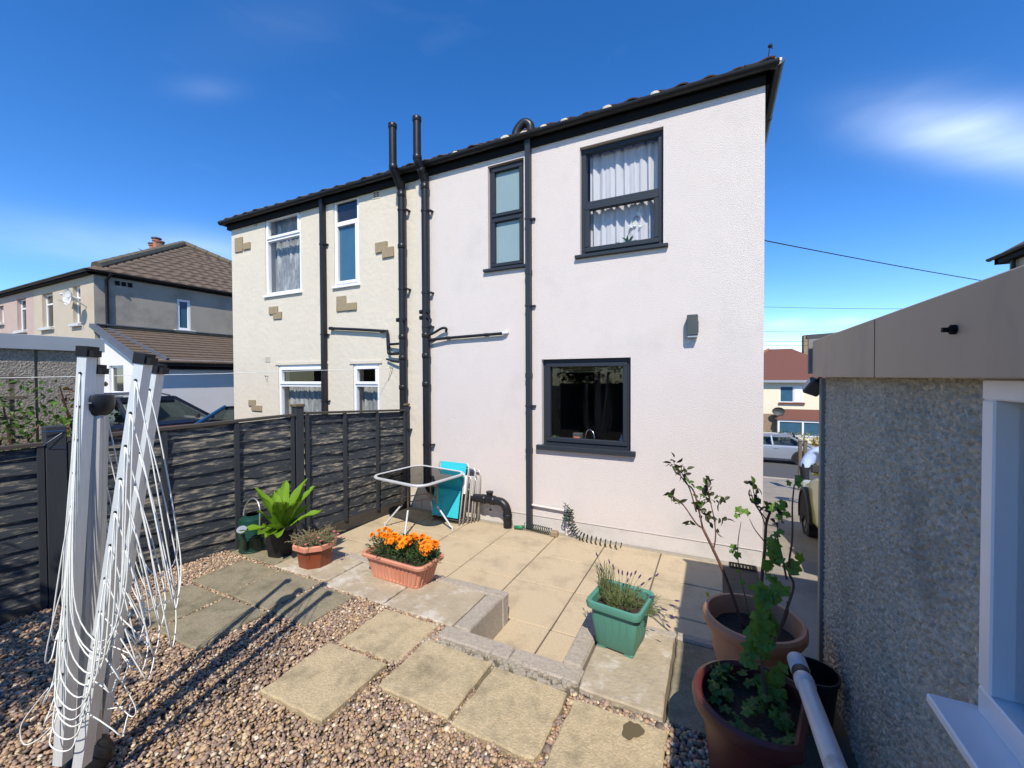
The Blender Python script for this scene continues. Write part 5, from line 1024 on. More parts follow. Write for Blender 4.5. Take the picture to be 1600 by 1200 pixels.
rg = ringfix([(.265,.115,.05,.0,0),(.27,.12,.05,.02,.0),(.275,.122,.05,.03,.004),(.315,.142,.055,.17,.004),(.318,.144,.055,.178,0),(.335,.158,.06,.182,0),(.352,.172,.065,.19,0),(.355,.175,.065,.212,0),(.345,.166,.06,.222,0),(.325,.148,.055,.218,0),(.318,.14,.05,.16,0)])
mb = MB(); mb.rings(rg, True, True, False); mb.build('shell', 'trough_plastic', tg, True, 30)
mb = MB(); q = [p+Vector((0,0,.02)) for p in rg[-1]]; mb.add(q, [tuple(range(len(q)))]); mb.build('compost', 'soil', tg)
mspots = [(-.26,.03),(-.13,-.04),(-.02,.05),(.09,-.03),(.19,.05),(.27,-.02)]
for i, (dx, dy) in enumerate(mspots):
    b = c+Vector((dx,dy,.19)); mgt = thing('marigold', b, ('orange marigold at the fence end of the terracotta trough','orange marigold second from the fence end of the trough','deep orange marigold left of centre in the trough','yellow-orange marigold right of centre in the trough','orange marigold second from the kerb end of the trough','orange marigold at the kerb end of the terracotta trough')[i], 'flower', 'marigolds in the terracotta trough'); mb = MB()
    for k in range(300):
        d = Vector((jit(1),jit(1),random.uniform(-.1,1))).normalized(); q = b+Vector((d.x*.12,d.y*.13,.015+abs(d.z)*.16))*1.0*1; s = random.random()**.4; q = b+(q-b)*s; mb.leaf(q, d+rvec()*.6, rvec()+Vector((0,0,.7)), random.uniform(.02,.045), random.uniform(.007,.013), .2, 2)
    mb.build('foliage', 'leaf_marigold', mgt)
    for k in range(9 if i else 7):
        a = random.uniform(0,6.28); rad = random.uniform(.0,.10); q = b+Vector((math.cos(a)*rad, math.sin(a)*rad*.9, random.uniform(.12,.22)-rad*.5)); rF = random.uniform(.034,.048) if i else random.uniform(.024,.034); up = Vector((math.cos(a)*rad*6, math.sin(a)*rad*6-.35, 1)).normalized(); x = up.orthogonal().normalized(); y = up.cross(x); mb = MB()
        for ring_, (rq, el, nn) in enumerate(((1.0,.05,13),(.86,.35,12),(.66,.7,10),(.45,1.05,8),(.22,1.4,5))):
            for j in range(nn): an = 2*math.pi*(j+ring_*.37)/nn+jit(.1); dv = (x*math.cos(an)+y*math.sin(an))*math.cos(el)+up*math.sin(el); mb.leaf(q+up*(ring_*.002), dv, up, rF*rq*random.uniform(.9,1.08), rF*.62, .25, 2)
        mb.build('flower', 'marigold_yellow' if (i in (1,3) and k % 2) else 'marigold_orange', mgt)
        mb = MB(); mb.tube([b+Vector((0,0,.0)), b.lerp(q,.6)+Vector((0,0,.01)), q], .0028, 4); mb.build('stalk', 'stem_green', mgt)
# green square planter with lavender
c = Vector((-.555,2.735,T)); gp = thing('green_planter', c, 'square sea-green plastic planter with fluted sides', 'planter'); GR = R(-8)
def gl(x, y, z): return Vector((c.x+x*math.cos(GR)-y*math.sin(GR), c.y+x*math.sin(GR)+y*math.cos(GR), c.z+z))
mb = MB(); prof = [(.118,.016),(.128,.03),(.150,.20),(.152,.255),(.165,.262),(.178,.27),(.182,.295),(.178,.312),(.165,.316),(.152,.305),(.143,.22)]
mb.rings([[gl(x,y,z) for x, y in rr(h,h,.03 if z < .25 else .045,4)] for h, z in prof], True, True, False); gsh = mb.build('shell', 'green_plastic', gp, True, 40)
for s in (-1,1):
    for s2 in (-1,1): mb = MB(); mb.cbox((-.03,-.03,0),(.03,.03,.02),.004,Matrix.Translation(gl(s*.088,s2*.088,0)) @ Matrix.Rotation(GR,4,'Z')); mb.build('foot', 'green_plastic', gp)
for side in range(4):
    for k in range(5):
        u = -.09+k*.045; mb = MB(); ca, sa = [(1,0),(0,1),(-1,0),(0,-1)][side]; f_ = lambda uu, h, z: gl(uu*ca+h*sa, uu*sa-h*ca, z)
        mb.tube([f_(u*.88,.1245,.035), f_(u*.95,.1385,.11), f_(u*1.05,.1505,.20), f_(u*1.05,.152,.235)], .0035, 5); mb.build('flute', 'green_plastic', gsh)
mb = MB(); q = [gl(x,y,.255) for x, y in rr(.147,.147,.035,4)]; mb.add(q, [tuple(range(len(q)))]); mb.build('compost', 'soil', gp)
lav = thing('lavender', c+Vector((0,0,.25)), 'lavender with purple flower spikes in the green planter', 'plant'); mb = MB(); m2 = MB()
def lav_sprig(b, d, L_, dens=14):
    e = b+d*L_+Vector((0,0,-.02)); m2.tube([b, b.lerp(e,.5)+Vector((0,0,.012)), e], [.003,.002,.0015], 4)
    for k in range(dens): t = random.uniform(.15,1); p = b.lerp(e,t)+Vector((0,0,.012*math.sin(t*3))); mb.leaf(p, d+rvec()*.7, rvec(), random.uniform(.022,.042), .0035, .15, 2)
for i in range(95): a = random.uniform(0,6.28); r0 = random.uniform(0,.11); lav_sprig(c+Vector((math.cos(a)*r0, math.sin(a)*r0, .25)), Vector((math.cos(a)*random.uniform(.1,.8), math.sin(a)*random.uniform(.1,.8), random.uniform(.5,1))).normalized(), random.uniform(.05,.13))
for i in range(22): lav_sprig(c+Vector((-.11+jit(.04),.06+jit(.06),.25)), Vector((jit(.25)-.12,jit(.2),1)).normalized(), random.uniform(.12,.24), 22)
for i in range(14): lav_sprig(c+Vector((.14,.02+jit(.1),.26)), Vector((.8,jit(.4),.35)).normalized(), random.uniform(.05,.11), 18)
mb.build('leaves', 'leaf_lavender', lav); m2.build('stems', 'stem_green', lav)
spk = [(-.18,.10,.50),(-.16,.13,.42),(-.10,.12,.46),(-.07,.10,.44),(-.04,.13,.40),(-.01,.10,.41),(.03,.06,.43),(.05,.08,.42),(.07,.12,.42),(.10,.10,.41),(.12,.07,.38),(.16,.12,.40),(.20,.15,.42),(.18,.04,.33),(.26,.02,.28),(.30,.05,.30),(.33,.08,.32),(.31,.0,.26),(.29,-.04,.22),(.02,.11,.36),(-.13,.02,.44)]
for (dx, dy, dz) in spk:
    b = c+Vector((dx*.4,dy*.5,.27)); e = c+Vector((dx,dy,dz)); mb = MB(); mid = b.lerp(e,.55)+Vector((0,0,.02)); mb.tube([b,mid,e], .0012, 4); stk = mb.build('stalk', 'stem_green', lav); d = (e-mid).normalized(); mb = MB(); mb.tube([e-d*.004, e+d*.006, e+d*.018, e+d*.028], [.003,.0052,.0048,.001], 6)
    for k in range(8): mb.leaf(e+d*random.uniform(0,.024), rvec()+d*.5, rvec(), .009, .005, .1, 2)
    mb.build('flower_spike', 'lavender_flower', stk)
# large round pot with rose and currant stems
c = Vector((.20,2.72,T)); rp_ = thing('round_pot', c, 'large round terracotta-coloured pot with banded sides', 'pot'); mb = MB()
mb.lathe([(.165,0),(.175,.01),(.198,.13),(.202,.135),(.202,.15),(.208,.155),(.214,.20),(.218,.205),(.218,.222),(.226,.30),(.230,.305),(.252,.312),(.262,.33),(.262,.365),(.252,.38),(.235,.38),(.228,.36),(.222,.30),(.215,.26)], c, 48); mb.build('shell', 'round_pot_plastic', rp_, True, 30); soil(rp_, c, .219, T+.27, 24)
rose = thing('rose_bush', c+Vector((0,0,.27)), 'leggy rose bush with bronze leaves in the round pot', 'plant')
def atc(px, py, dy=0): return FY(px, py, c.y+dy)
def stem(parent, pts, r0, r1, m='stem_brown', name='stem'):
    q = bez(pts,4); mb = MB(); n = len(q); mb.tube(q, [r0+(r1-r0)*i/(n-1) for i in range(n)], 6); return mb.build(name, m, parent, True)
b = c+Vector((-.035,.0,.26))
stem(rose, [b, atc(1135,905,-.02), atc(1115,860,-.03), atc(1098,825,-.02)], .010, .008); stem(rose, [atc(1098,825,-.02), atc(1085,770,0), atc(1072,755,0), atc(1058,735,0), atc(1052,720,0)], .006, .002)
stem(rose, [atc(1098,825,-.02), atc(1088,818,-.02), atc(1070,792,0), atc(1058,780,.02), atc(1050,775,.02)], .006, .002); stem(rose, [atc(1088,800,-.02), atc(1078,765,0), atc(1065,738,.02), atc(1066,725,.02)], .005, .002); stem(rose, [atc(1114,862,-.03), atc(1118,840,-.03), atc(1116,812,-.02), atc(1108,775,0), atc(1104,752,0)], .005, .002)
b2 = c+Vector((.05,.06,.26)); stem(rose, [b2, atc(1190,910,.05), atc(1195,860,.05), atc(1197,820,.05), atc(1203,800,.05), atc(1202,792,.05)], .011, .006); stem(rose, [atc(1198,830,.05), atc(1190,805,.05), atc(1178,785,.05), atc(1172,765,.05)], .004, .002); stem(rose, [atc(1200,815,.05), atc(1182,790,.04), atc(1178,770,.04), atc(1174,754,.04)], .004, .002); stem(rose, [atc(1203,800,.05), atc(1208,790,.05), atc(1210,786,.05)], .004, .002); stem(rose, [atc(1196,848,.05), atc(1180,828,.05), atc(1171,811,.05)], .004, .0015)
clus = [(1052,718,5),(1050,728,6),(1060,732,6),(1068,738,6),(1052,775,7),(1046,770,4),(1056,782,5),(1074,818,3),(1106,752,6),(1100,763,6),(1112,758,5),(1096,780,9),(1106,775,7),(1090,786,7),(1115,778,5),(1128,783,4),(1100,800,9),(1112,805,7),(1130,812,4),(1118,830,3),(1176,753,4),(1182,768,6),(1172,780,5),(1186,785,6),(1195,792,5),(1210,790,6),(1218,800,5),(1224,792,4),(1215,812,4),(1080,757,3),(1068,745,3)]
mb = MB(); m2 = MB()
for (px, py, k) in clus:
    for i in range(k): q = atc(px+jit(6), py+jit(6), jit(.03)); (mb if random.random() < .7 else m2).leaf(q, rvec()+Vector((0,-.2,-.1)), rvec()+Vector((0,-.4,.6)), random.uniform(.032,.056), random.uniform(.018,.028), .25, 3)
mb.build('bronze_leaves', 'leaf_dark', rose); m2.build('green_leaves', 'leaf_green', rose)
def lobed(mb, q, nrm, up, r):
    """palmate currant leaf"""
    nrm = Vector(nrm).normalized(); up = Vector(up); up = (up-nrm*up.dot(nrm)).normalized(); x = up.cross(nrm); pts = []; N = 20
    for j in range(N):
        a = 2*math.pi*j/N; l = r*(.84+.15*math.cos(5*a)*(.4+.6*max(0,math.cos(a*.5)))+.05*math.cos(15*a)); l *= .55 if abs(a-math.pi) < .35 else 1
        pts.append(Vector(q)+x*(l*math.sin(a))+up*(l*math.cos(a))-nrm*(.25*l*l/r)+nrm*(.10*r*math.cos(5*a)))
    mb.add([Vector(q)]+pts, [(0,1+j,1+(j+1)%N) for j in range(N)])
cur = thing('currant_bush', c+Vector((.0,-.05,.27)), 'young currant bush with lobed green leaves rising between the pots', 'plant')
b3 = c+Vector((-.0,.03,.26)); stem(cur, [b3, atc(1165,935,.0), atc(1155,895,-.03), atc(1153,850,-.03), atc(1158,815,-.03)], .004, .002, 'stem_green')
CB = Vector((.215,2.08,T+.30)); at2 = lambda px, py: FY(px, py, 2.15)
stem(cur, [CB, at2(1190,1030), at2(1212,1000), at2(1228,955), at2(1240,915), at2(1232,890), at2(1238,840), at2(1238,790), at2(1241,758)], .008, .003); stem(cur, [at2(1229,905), at2(1222,870), at2(1215,840), at2(1215,822)], .005, .002); stem(cur, [CB, at2(1188,1010), at2(1188,985)], .005, .003); stem(cur, [at2(1212,1000), at2(1230,960), at2(1230,940)], .005, .003)
mb = MB(); lv = [(1155,797,.028),(1166,800,.026),(1152,806,.02),(1146,855,.024),(1153,868,.026),(1143,862,.016),(1153,892,.014),(1160,910,.02),(1172,918,.018)]
for (px, py, r) in lv: lobed(mb, atc(px,py,-.05), (jit(.4),-.8,.5+jit(.3)), (jit(.6),0,1 if jit(1) > -.5 else -1), r)
for (px, py, r, k) in ((1241,750,.018,4),(1205,855,.03,6),(1208,875,.028,5),(1200,885,.024,4),(1215,835,.02,3),(1247,880,.034,4),(1232,885,.02,2),(1210,912,.022,4),(1200,935,.042,6),(1215,930,.04,4),(1195,960,.045,5),(1188,975,.04,4),(1180,990,.038,5),(1195,1005,.04,6),(1178,1012,.036,5),(1205,985,.036,4),(1172,1030,.034,4),(1215,790,.02,4),(1225,800,.018,3),(1205,1065,.036,6),(1192,1075,.032,5),(1215,1050,.03,4)):
    for i in range(k): q = at2(px+jit(9),py+jit(9))+Vector((0,jit(.04),0)); lobed(mb, q, (jit(.7),-.8+jit(.3),.6+jit(.4)), (jit(1),jit(.4),jit(1)), r*random.uniform(.75,1.15))
mb.build('leaves', 'leaf_bright', cur); mb = MB()
for (px, py) in ((1106,930),(1110,947),(1126,946),(1157,936)):
    for i in range(2): lobed(mb, FZ(px+jit(4),py+jit(4),T+.285), (jit(.3),-.3,1), (1,jit(1),0), .016)
mb.build('fallen_leaves', 'leaf_yellow', cur)
# maroon half-round pot
c = Vector((.165,2.02,T)); mp_ = thing('maroon_pot', c, 'maroon half-round plastic pot in the shade beside the garage', 'pot'); 
def dring(r, z, flat): 
    out = []
    for j in range(40):
        a = 2*math.pi*j/40; x, y = r*math.cos(a), r*math.sin(a); fx = flat; q = Vector((min(x,fx) if True else x, y, 0)); q.rotate(Matrix.Rotation(R(-14),3,'Z')); out.append(c+Vector((q.x,q.y,z)))
    return out
mb = MB(); mb.rings([dring(*q) for q in ((.17,0,.10),(.18,.01,.11),(.215,.30,.145),(.232,.315,.16),(.250,.33,.175),(.256,.355,.18),(.250,.38,.175),(.232,.388,.16),(.216,.375,.147),(.205,.30,.137))], True, True, False); mb.build('shell', 'maroon_plastic', mp_, True, 35)
mb = MB(); q = [p for p in dring(.208,.315,.138)]; mb.add(q, [tuple(range(40))]); mb.build('compost', 'soil', mp_)
gc = thing('groundcover_plant', c+Vector((-.05,0,.32)), 'low leafy green seedlings filling the maroon pot', 'plant'); mb = MB(); m2 = MB()
for i in range(75): a = random.uniform(0,6.28); r0 = .20*math.sqrt(random.random()); x = min(r0*math.cos(a),.10); q = c+Vector((x,r0*math.sin(a),.32+random.uniform(.005,.06))); (mb if i % 4 else m2).add([],[]); lobed(mb if i % 4 else m2, q, (jit(.5),jit(.5)-.2,1), (jit(1),jit(1),0), random.uniform(.016,.034))
for i in range(40): a = random.uniform(2.2,3.6); q = c+Vector((.17*math.cos(a),.17*math.sin(a)+.04,.34+random.uniform(0,.05))); lobed(mb, q, (jit(.5),jit(.5)-.3,1), (jit(1),jit(1),0), random.uniform(.014,.026))
mb.build('leaves', 'leaf_green', gc); m2.build('young_leaves', 'leaf_bright', gc); mb = MB()
for i in range(14): q = c+Vector((-.13+jit(.05),.14+jit(.05),.36+jit(.02))); mb.leaf(q, rvec()+Vector((0,0,.5)), rvec(), .03, .012, .2, 2)
mb.build('yellow_sprigs', 'leaf_yellow', gc)
# black tub and the grey pipe leaning over the pot
c = Vector((.455,2.56,T)); tbk = thing('black_tub', c, 'black plastic tub between the pots and the garage wall', 'tub'); mb = MB(); mb.lathe([(.085,0),(.105,.22),(.115,.225),(.115,.245),(.106,.245),(.10,.20),(.085,.05),(.01,.045)], c, 24); mb.build('shell', 'black_plastic', tbk, True, 40)
p0 = FY(1246,1036,2.10); p1 = FY(1307,1203,1.44); d = (p1-p0).normalized(); gpp = thing('drain_pipe', p0, 'pale grey plastic drainpipe leaning beside the garage wall', 'pipe'); p2 = p0+d*1.9; p2.z = p2.z
mb = MB(); mb.tube([p0-d*.0, p0+d*.17, p2], .030, 20); mb.build('pipe', 'grey_pipe', gpp, True, 40)
mb = MB(); mb.tube([p0-d*.03, p0-d*.025, p0+d*.075, p0+d*.08], [.030,.035,.035,.031], 20); mb.build('socket', 'grey_pipe', gpp, True, 40); mb = MB(); mb.tube([p0+d*.085, p0+d*.135], .033, 20); mb.build('rubber_joint', 'cable_black', gpp, True, 40); mb = MB(); mb.tube([p0+d*.14, p0+d*.145, p0+d*.195, p0+d*.20], [.031,.0345,.0345,.031], 20); mb.build('socket', 'grey_pipe', gpp, True, 40)
# coiled hoses and drain gully by the wall
def coil(pts, r, turns, n=14):
    q = bez(pts,12); out = []; N = turns*n
    for i in range(N+1):
        t = i/N*(len(q)-1); k = min(int(t),len(q)-2); p = q[k].lerp(q[k+1], t-k); d = (q[k+1]-q[k]).normalized(); x = d.cross(Vector((0,1,.1))).normalized(); y = d.cross(x); a = 2*math.pi*i/n; out.append(p+x*r*math.cos(a)+y*r*math.sin(a))
    return out
hz1 = thing('coiled_hose', (tx+.1,4.9,0), 'dark green coiled hose hanging from the outside tap', 'hose'); mb = MB(); A = Vector((tx+.02,4.89,tz-.05))
mb.tube(coil([A+Vector((0,0,-.02)), Vector((tx+.06,4.90,.34)), Vector((tx+.10,4.88,.16)), Vector((tx+.22,4.86,.055)), Vector((tx+.45,4.83,.035)), Vector((tx+.72,4.80,.03))], .046, 22), .0058, 5); mb.build('coil', 'hose_green', hz1, True); mb = MB(); mb.tube([A+Vector((0,0,.03)), A+Vector((0,0,-.05))], .015, 10); mb.build('tap_connector', 'fitting_green', hz1, True)
q = FZ(828,822,.0); hz2 = thing('coiled_hose', (xd+.2,4.86,0), 'short coiled hose with green end lying at the foot of the downpipe', 'hose'); mb = MB(); mb.tube(coil([Vector((xd-.02,4.86,.065)), Vector((xd+.16,4.86,.055)), Vector((xd+.34,4.85,.045))], .042, 14), .0048, 5); mb.build('coil', 'hose_green', hz2, True); mb = MB(); mb.tube([(xd-.16,4.83,.03),(xd-.04,4.84,.05)], [.018,.024], 10); mb.build('hose_end', 'fitting_green', hz2, True)
mb = MB(); mb.cbox((xd+.345,4.80,.0),(xd+.44,4.88,.07),.012); tag(mb.build('loose_stone', 'stone_brown'), 'small brown stone at the end of the coiled hose', 'stone')
dgx = .14; dg = thing('drain_gully', (dgx+.12,4.86,0), 'small dark drain gully at the foot of the wall corner', 'drain'); mb = MB(); framering(mb, lambda u, z, d_: Vector((u, z, -.002+d_)), dgx, dgx+.25, 4.86, 4.985, .0, .008, .02, .002); mb.build('surround', 'black_fascia', dg); mb = MB()
for k in range(7): mb.box((dgx+.03+k*.031,4.87,.002),(dgx+.045+k*.031,4.98,.006))
mb.build('grate', 'black_fascia', dg)

# ================================================================== VEHICLES
def car(name, label, loc, head, L_, W, H, paint, kind='hatch', group=None, hood=.95, seats=True):
    t = thing(name, loc, label, 'car', group); t.rotation_euler = (0,0,head); O = Vector((0,0,0)); key = t.name; ORG[key] = Vector((0,0,0))
    hw = W/2; zb = .20; belt = hood-.02
    suv = kind == 'suv'
    st = [(-.5,.62,.80),(-.485,.80,.90),(-.44,.90,.97),(-.36,.95,1.0),(-.2,.965,1.0),(0,.955,1.0),(.15,.945,1.0),(.26,.93,.995),(.36,.875,.98),(.44,.80,.94),(.485,.70,.84),(.5,.55,.70)]   # (along, top height / belt, width)
    mb = MB(); rg_ = []
    for (s, zt_, w) in st:
        y = s*L_; ww = hw*w; z1 = belt*zt_ if s > .15 or s < -.4 else belt; lo = zb+(.14 if abs(s) > .48 else 0)
        rg_.append([Vector((-ww*.88,y,lo)),Vector((-ww*.985,y,lo+.12)),Vector((-ww,y,lo+(z1-lo)*.55)),Vector((-ww*.975,y,z1-.07)),Vector((-ww*.90,y,z1-.005)),Vector((-ww*.5,y,z1+.018)),Vector((ww*.5,y,z1+.018)),Vector((ww*.90,y,z1-.005)),Vector((ww*.975,y,z1-.07)),Vector((ww,y,lo+(z1-lo)*.55)),Vector((ww*.985,y,lo+.12)),Vector((ww*.88,y,lo))])
    mb.rings(rg_, True, True, True); body = mb.build('body', paint, t, True, 35)
    # greenhouse: pillars, roof, glass, seats
    if kind == 'saloon': ya, yb, yc, yd = -.40*L_, .27*L_, -.20*L_, .08*L_
    elif suv: ya, yb, yc, yd = -.475*L_, .26*L_, -.43*L_, .10*L_
    else: ya, yb, yc, yd = -.465*L_, .27*L_, -.36*L_, .09*L_
    b_, r_ = hw*.90, hw*.70; zr = H-.035
    lo = {(-1,0):Vector((-b_,ya,belt)),(1,0):Vector((b_,ya,belt)),(-1,1):Vector((-b_,yb,belt-.01)),(1,1):Vector((b_,yb,belt-.01))}; hi = {(-1,0):Vector((-r_,yc,zr)),(1,0):Vector((r_,yc,zr)),(-1,1):Vector((-r_,yd,zr-.01)),(1,1):Vector((r_,yd,zr-.01))}
    mb = MB(); nn = 8; rr_ = []
    for i in range(nn+1):
        s = i/nn; y = yc-.03+(yd-yc+.06)*s; zz_ = zr+.035*math.sin(math.pi*min(1,max(0,s*.9+.05))); rr_.append([Vector((x*r_*1.03,y,zz_-.03*abs(x)**3)) for x in (-1,-.8,-.4,0,.4,.8,1)])
    mb.rings(rr_, False); mb.rings([[q-Vector((0,0,.035)) for q in r2] for r2 in rr_], False); roof = mb.build('roof', paint, t, True)
    mb = MB()
    for s in (-1,1):
        mb.bar(lo[s,0],hi[s,0],.07,.24 if suv else .14,(1,0,0)); mb.bar(lo[s,1],hi[s,1],.06,.07,(1,0,0))
        m0 = lo[s,0].lerp(lo[s,1],.52); m1 = hi[s,0].lerp(hi[s,1],.58); mb.bar(m0,m1,.06,.13 if suv else .08,(1,0,0)); mb.bar(hi[s,0]-Vector((0,0,.05)),hi[s,1]-Vector((0,0,.05)),.05,.16 if suv else .09)
    mb.build('pillars', paint, t)
    for s in (-1,1):
        for (u0, u1, v0, v1) in ((.03,.50,.03,.55),(.54,.97,.61,.97)):
            q = [lo[s,0].lerp(lo[s,1],u0), lo[s,0].lerp(lo[s,1],u1), hi[s,0].lerp(hi[s,1],v1), hi[s,0].lerp(hi[s,1],v0)]; mb = MB(); mb.add(q, [(0,1,2,3)]); mb.build('side_window', 'car_glass', t)
        q = rg_; mb = MB(); mb.cbox((s*(b_+.02)-.09*(s<0),yb-.42,belt+.02),(s*(b_+.02)+.09*(s>0)+.0,yb-.34,belt+.13),.015); mb.build('wing_mirror', 'car_trim', t)
        for (yy, m_, nm) in ((.488*L_,'lamp_glass','headlight'),(-.488*L_,'tail_red','tail_light')): mb = MB(); mb.cbox((s*hw*.80-.13,yy-.06,belt*.68),(s*hw*.80+.05*1,yy+.035,belt*.84),.03); mb.build(nm, m_, t)
        for u in (.50,): mb = MB(); mb.cbox((s*(hw*1.0)-.012,-.10*L_,belt-.16),(s*(hw*1.0)+.012,-.10*L_+.18,belt-.12),.008); mb.build('door_handle', paint, t)
    mb = MB(); mb.add([lo[-1,1]+Vector((.05,0,0)),lo[1,1]-Vector((.05,0,0)),hi[1,1],hi[-1,1]], [(0,1,2,3)]); mb.build('windscreen', 'car_glass', t); mb = MB(); mb.add([lo[-1,0],lo[1,0],hi[1,0],hi[-1,0]], [(0,1,2,3)]); mb.build('rear_window', 'car_glass', t)
    for (y, w) in ((.02*L_,.5),(-.22*L_,.5)):
        for s in (-1,1):
            mb = MB(); M = Matrix.Translation((s*hw*.42,y-.18,belt-.05)) @ Matrix.Rotation(R(14),4,'X'); mb.cbox((-.24,-.06,-.5),(.24,.06,.22),.04,M); mb.cbox((-.13,-.045,.26),(.13,.045,.46),.04,M); mb.tube([M@Vector((-.06,0,.2)),M@Vector((-.06,0,.3))], .01, 5); mb.build('seat', 'seat_black', t)
    rw = .335 if not suv else .36
    for s in (-1,1):
        for yy in (.315*L_,-.305*L_):
            cx = s*(hw-.10); mb = MB(); n = 28; ax = lambda r, x: [Vector((cx+s*x, yy+r*math.cos(2*math.pi*j/n), rw+r*math.sin(2*math.pi*j/n))) for j in range(n)]
            mb.rings([ax(rw*.66,-.1),ax(rw*.96,-.1),ax(rw,-.07),ax(rw,.075),ax(rw*.96,.105),ax(rw*.66,.11),ax(rw*.64,.085)]); tyre = mb.build('wheel', 'tyre', t, True, 40); mb = MB(); mb.rings([ax(rw*.65,.09),ax(rw*.62,.10),ax(rw*.58,.06)])
            for k in range(5): a = 2*math.pi*k/5+.3; p = Vector((cx+s*.085, yy, rw)); e = p+Vector((0,math.cos(a),math.sin(a)))*rw*.62; mb.bar(p,e,.05,.03,(1,0,0))
            mb.lathe([(.05,0)],(0,0,0),4,False) if False else None
            mb.build('rim', 'alloy', tyre); mb = MB(); mb.rings([ax(rw*.62,.03),ax(.01,.03)]); mb.build('brake_disc', 'tyre', tyre)
            mb = MB(); rr2 = []
            for (ro, xx) in ((rw*1.10,.135),(rw*1.24,.128),(rw*1.26,.05)): rr2.append([Vector((cx+s*xx, yy+ro*math.cos(a), rw+.01+ro*math.sin(a))) for a in np.linspace(-.15,math.pi+.15,20)])
            mb.rings(rr2, False); mb.build('arch_trim', 'car_trim', t); mb = MB(); mb.rings([[Vector((cx+s*.118, yy+ro*math.cos(a), rw+.01+ro*math.sin(a))) for a in np.linspace(-.5,math.pi+.5,20)] for ro in (.02,rw*1.12)], False); mb.build('arch_shadow_liner', 'seat_black', t)
    if suv:
        for s in (-1,1): mb = MB(); mb.tube([(s*r_*.92,yc+.1,zr+.03),(s*r_*.92,yc+.25,zr+.085),(s*r_*.92,yd-.25,zr+.085),(s*r_*.92,yd-.05,zr+.03)], .018, 6); mb.build('roof_rail', 'alloy', t)
    return t
car('parked_car', 'silver saloon car parked across the street before the hedge', (FY(1280,720,25.2).x-2.32, 25.0, -2.40), R(90), 4.65, 1.82, 1.45, 'silver_paint', 'saloon', hood=.98)
car('parked_car', 'lime yellow car on the drive beyond the garage corner', (2.10,5.95,-.20), 0, 4.1, 1.82, 1.53, 'lime_paint', 'hatch', hood=1.0).rotation_euler = (R(-8.5),0,0)
car('parked_car', 'dark navy estate car with roof rails in front of the white extension', (-12.15,4.75,-.05), 0, 4.7, 1.82, 1.66, 'navy_paint', 'suv', hood=1.10)
car('parked_car', 'blue car showing its windscreen beside the cream house corner', (-10.0,6.25,-.10), R(180), 4.2, 1.75, 1.47, 'blue_paint', 'hatch', hood=.95)

# ================================================================== PERSON by the lime car
pb = Vector((FY(1256,730,12.2).x+.02, 12.2, gz(12.2))); ps = thing('person', pb, 'person in light blue shirt and dark trousers bending beside the lime car', 'person')
def skin_body(parent, name, joints, edges, mats_, radii, matfn, sub=2):
    me = bpy.data.meshes.new(name); me.from_pydata([tuple(Vector(j)+pb-ORG[parent.name]) for j in joints], edges, []); o = bpy.data.objects.new(name, me); COL.objects.link(o); o.parent = parent
    o.modifiers.new('skin', 'SKIN'); sv = me.skin_vertices[0].data
    for i, r in enumerate(radii): sv[i].radius = (r, r) if not isinstance(r, tuple) else r
    sv[0].use_root = True; sm = o.modifiers.new('sub', 'SUBSURF'); sm.levels = 1; sm.render_levels = sub
    dg_ = bpy.context.evaluated_depsgraph_get(); ev = o.evaluated_get(dg_); nm = bpy.data.meshes.new_from_object(ev); o.modifiers.clear(); o.data = nm; nm.materials.clear()
    for q in mats_: nm.materials.append(MATS[q])
    for p in nm.polygons: p.use_smooth = True; p.material_index = matfn(p.center)
    return o
J = [(0,0,.92),(.07,0,1.08),(.19,0,1.24),(.30,0,1.36),(.37,0,1.40),(.46,0,1.42),  # pelvis, waist, chest, shoulders, neck, head
     (-.02,-.10,.88),(.03,-.11,.48),(-.02,-.11,.08),(.12,-.11,.04), (-.02,.10,.88),(.02,.11,.48),(-.03,.11,.08),(.11,.11,.04),
     (.28,-.19,1.32),(.36,-.22,1.05),(.48,-.18,.86), (.28,.19,1.32),(.38,.22,1.06),(.50,.18,.88)]
E_ = [(0,1),(1,2),(2,3),(3,4),(4,5),(0,6),(6,7),(7,8),(8,9),(0,10),(10,11),(11,12),(12,13),(3,14),(14,15),(15,16),(3,17),(17,18),(18,19)]
RD = [.15,.15,.165,.13,.06,.095,.095,.065,.045,.04,.095,.065,.045,.04,.075,.055,.036,.075,.055,.036]
def pm(cn):
    q = cn+ORG[ps.name]-pb
    if q.x > .36 and q.z > 1.28: return 2
    if q.z < .97 and q.x < .25: return 1
    if q.z < .98 and q.x >= .25: return 2
    return 0
skin_body(ps, 'body', J, E_, ('shirt_blue','trousers_navy','skin'), RD, pm)
mb = MB(); mb.lathe([(.06,-.03),(.098,.0),(.102,.04),(.085,.085),(.04,.11),(.0,.115)], pb+Vector((.47,0,1.44)), 14); mb.build('hair', 'hair_dark', ps, True)
for s in (-1,1):
    for k in range(5):
        b = pb+Vector((.50,s*.18,.86)); mb = MB(); o_ = (k-2)*.018; mb.tube([b+Vector((0,o_,0)), b+Vector((.03,o_*1.2,-.05)), b+Vector((.025,o_*1.1,-.09+.01*abs(k-2)))], [.010,.009,.007], 6); mb.build('finger', 'skin', ps, True)
    mb = MB(); mb.cbox((-.03,-.055,-.03),(.16,.055,.05),.03,Matrix.Translation(pb+Vector((.02,s*.11,.03)))); mb.build('shoe', 'tyre', ps)
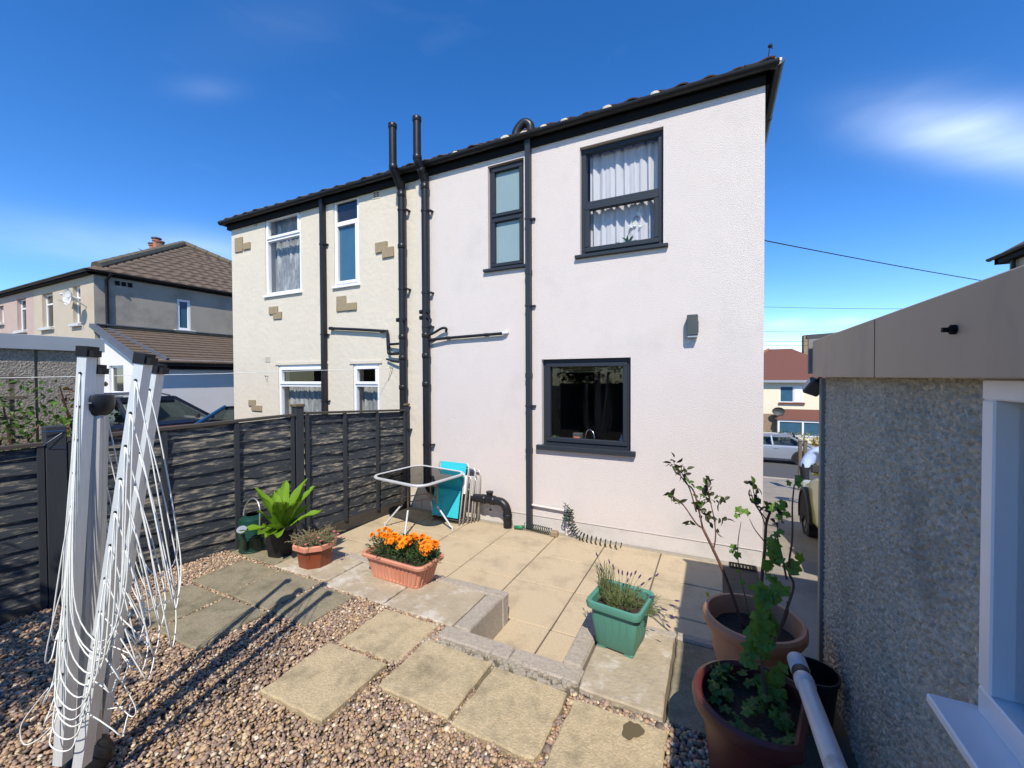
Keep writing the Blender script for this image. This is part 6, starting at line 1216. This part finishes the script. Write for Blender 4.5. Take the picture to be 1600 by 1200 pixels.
# two weathered gate posts beyond
for px in (1250,1258):
    q = FY(px,720,16.0); gp_ = thing('gate_post', (q.x,16,gz(16)), 'weathered timber gate post next to the bending person' if px > 1254 else 'weathered timber gate post in front of the silver car door', 'post', 'gate posts by the pavement'); mb = MB(); mb.cbox((q.x-.05,15.95,gz(16)-.1),(q.x+.05,16.05,FY(px,690,16).z),.02); mb.build('shaft', 'wood_grey', gp_); mb = MB(); mb.cbox((q.x-.06,15.94,FY(px,690,16).z),(q.x+.06,16.06,FY(px,690,16).z+.05),.02); mb.build('cap', 'wood_grey', gp_)

# ================================================================== OVERHEAD CABLES, TREE BEHIND
def cable(a, b, sag, r, label):
    a, b = Vector(a), Vector(b); mb = MB(); mb.tube([a.lerp(b,i/16)-Vector((0,0,sag*4*(i/16)*(1-i/16))) for i in range(17)], r, 5); tag(mb.build('overhead_cable', 'cable_black'), label, 'cable', 'overhead cables beyond the house')
def P_at(px, py, Y): return FY(px, py, Y)
cable(P_at(1193,375.5,9), P_at(1537,439,14.9), .02, .010, 'telephone cable running from the house corner to the uphill roof')
for py0, py1, lab in ((478,482.5,'thin cable high above the street roof'),(517,518,'upper of the power cables just above the street roof'),(533,531,'middle power cable above the street roof'),(539,538,'lowest power cable above the street roof')): cable(P_at(1150,py0,30), P_at(1420,py1,30), .05, .011, lab)
tree = thing('garden_tree', (-3.45,-1.25,T), 'small leafy garden tree behind the rotary dryer that shades the gravel', 'tree')
B = Vector((-3.45,-1.25,T)); mb = MB(); mb.tube(bez([B+Vector((0,0,-.1)), B+Vector((.03,.02,.6)), B+Vector((-.02,.05,1.3)), B+Vector((.05,0,2.2))],5), [.07,.066,.062,.06,.056,.053,.05,.048,.046,.044,.042,.04,.038,.034,.03,.026], 8)
for k in range(9): a = k*.7; z = 1.1+k*.16; p = B+Vector((0,.03,z)); e = p+Vector((math.cos(a)*.75,math.sin(a)*.75,.55)); mb.tube([p, p.lerp(e,.5)+Vector((0,0,.08)), e], [.025,.016,.007], 6)
mb.build('trunk', 'bark', tree); mb = MB(); cc = B+Vector((.1,.15,2.35))
for k in range(26):
    d = rvec(); q = cc+Vector((d.x*1.05,d.y*.95,d.z*.85))*random.uniform(.45,1.0); leafball(mb, q, .30,.30,.24,95,.10,.055)
mb.build('crown', 'leaf_tree', tree)
bh = thing('unseen_hedge', (-1.2,-4.6,0), 'unseen dark green hedge added behind the camera to darken the window reflection', 'hedge'); mb = MB(); m2 = MB()  # unseen hedge, added so the kitchen pane reflects something dark
for i in range(24):
    x = -5.0+i*.36; leafball(mb, (x,-4.6+jit(.1),1.0), .38,.42,1.15,170,.11,.07); m2.tube([(x,-4.6,-.05),(x+jit(.1),-4.6,1.3)], [.035,.012], 6); m2.box((x-.19,-4.75,0),(x+.19,-4.45,1.75))
mb.build('foliage', 'leaf_tree', bh); m2.build('branches', 'bark', bh)
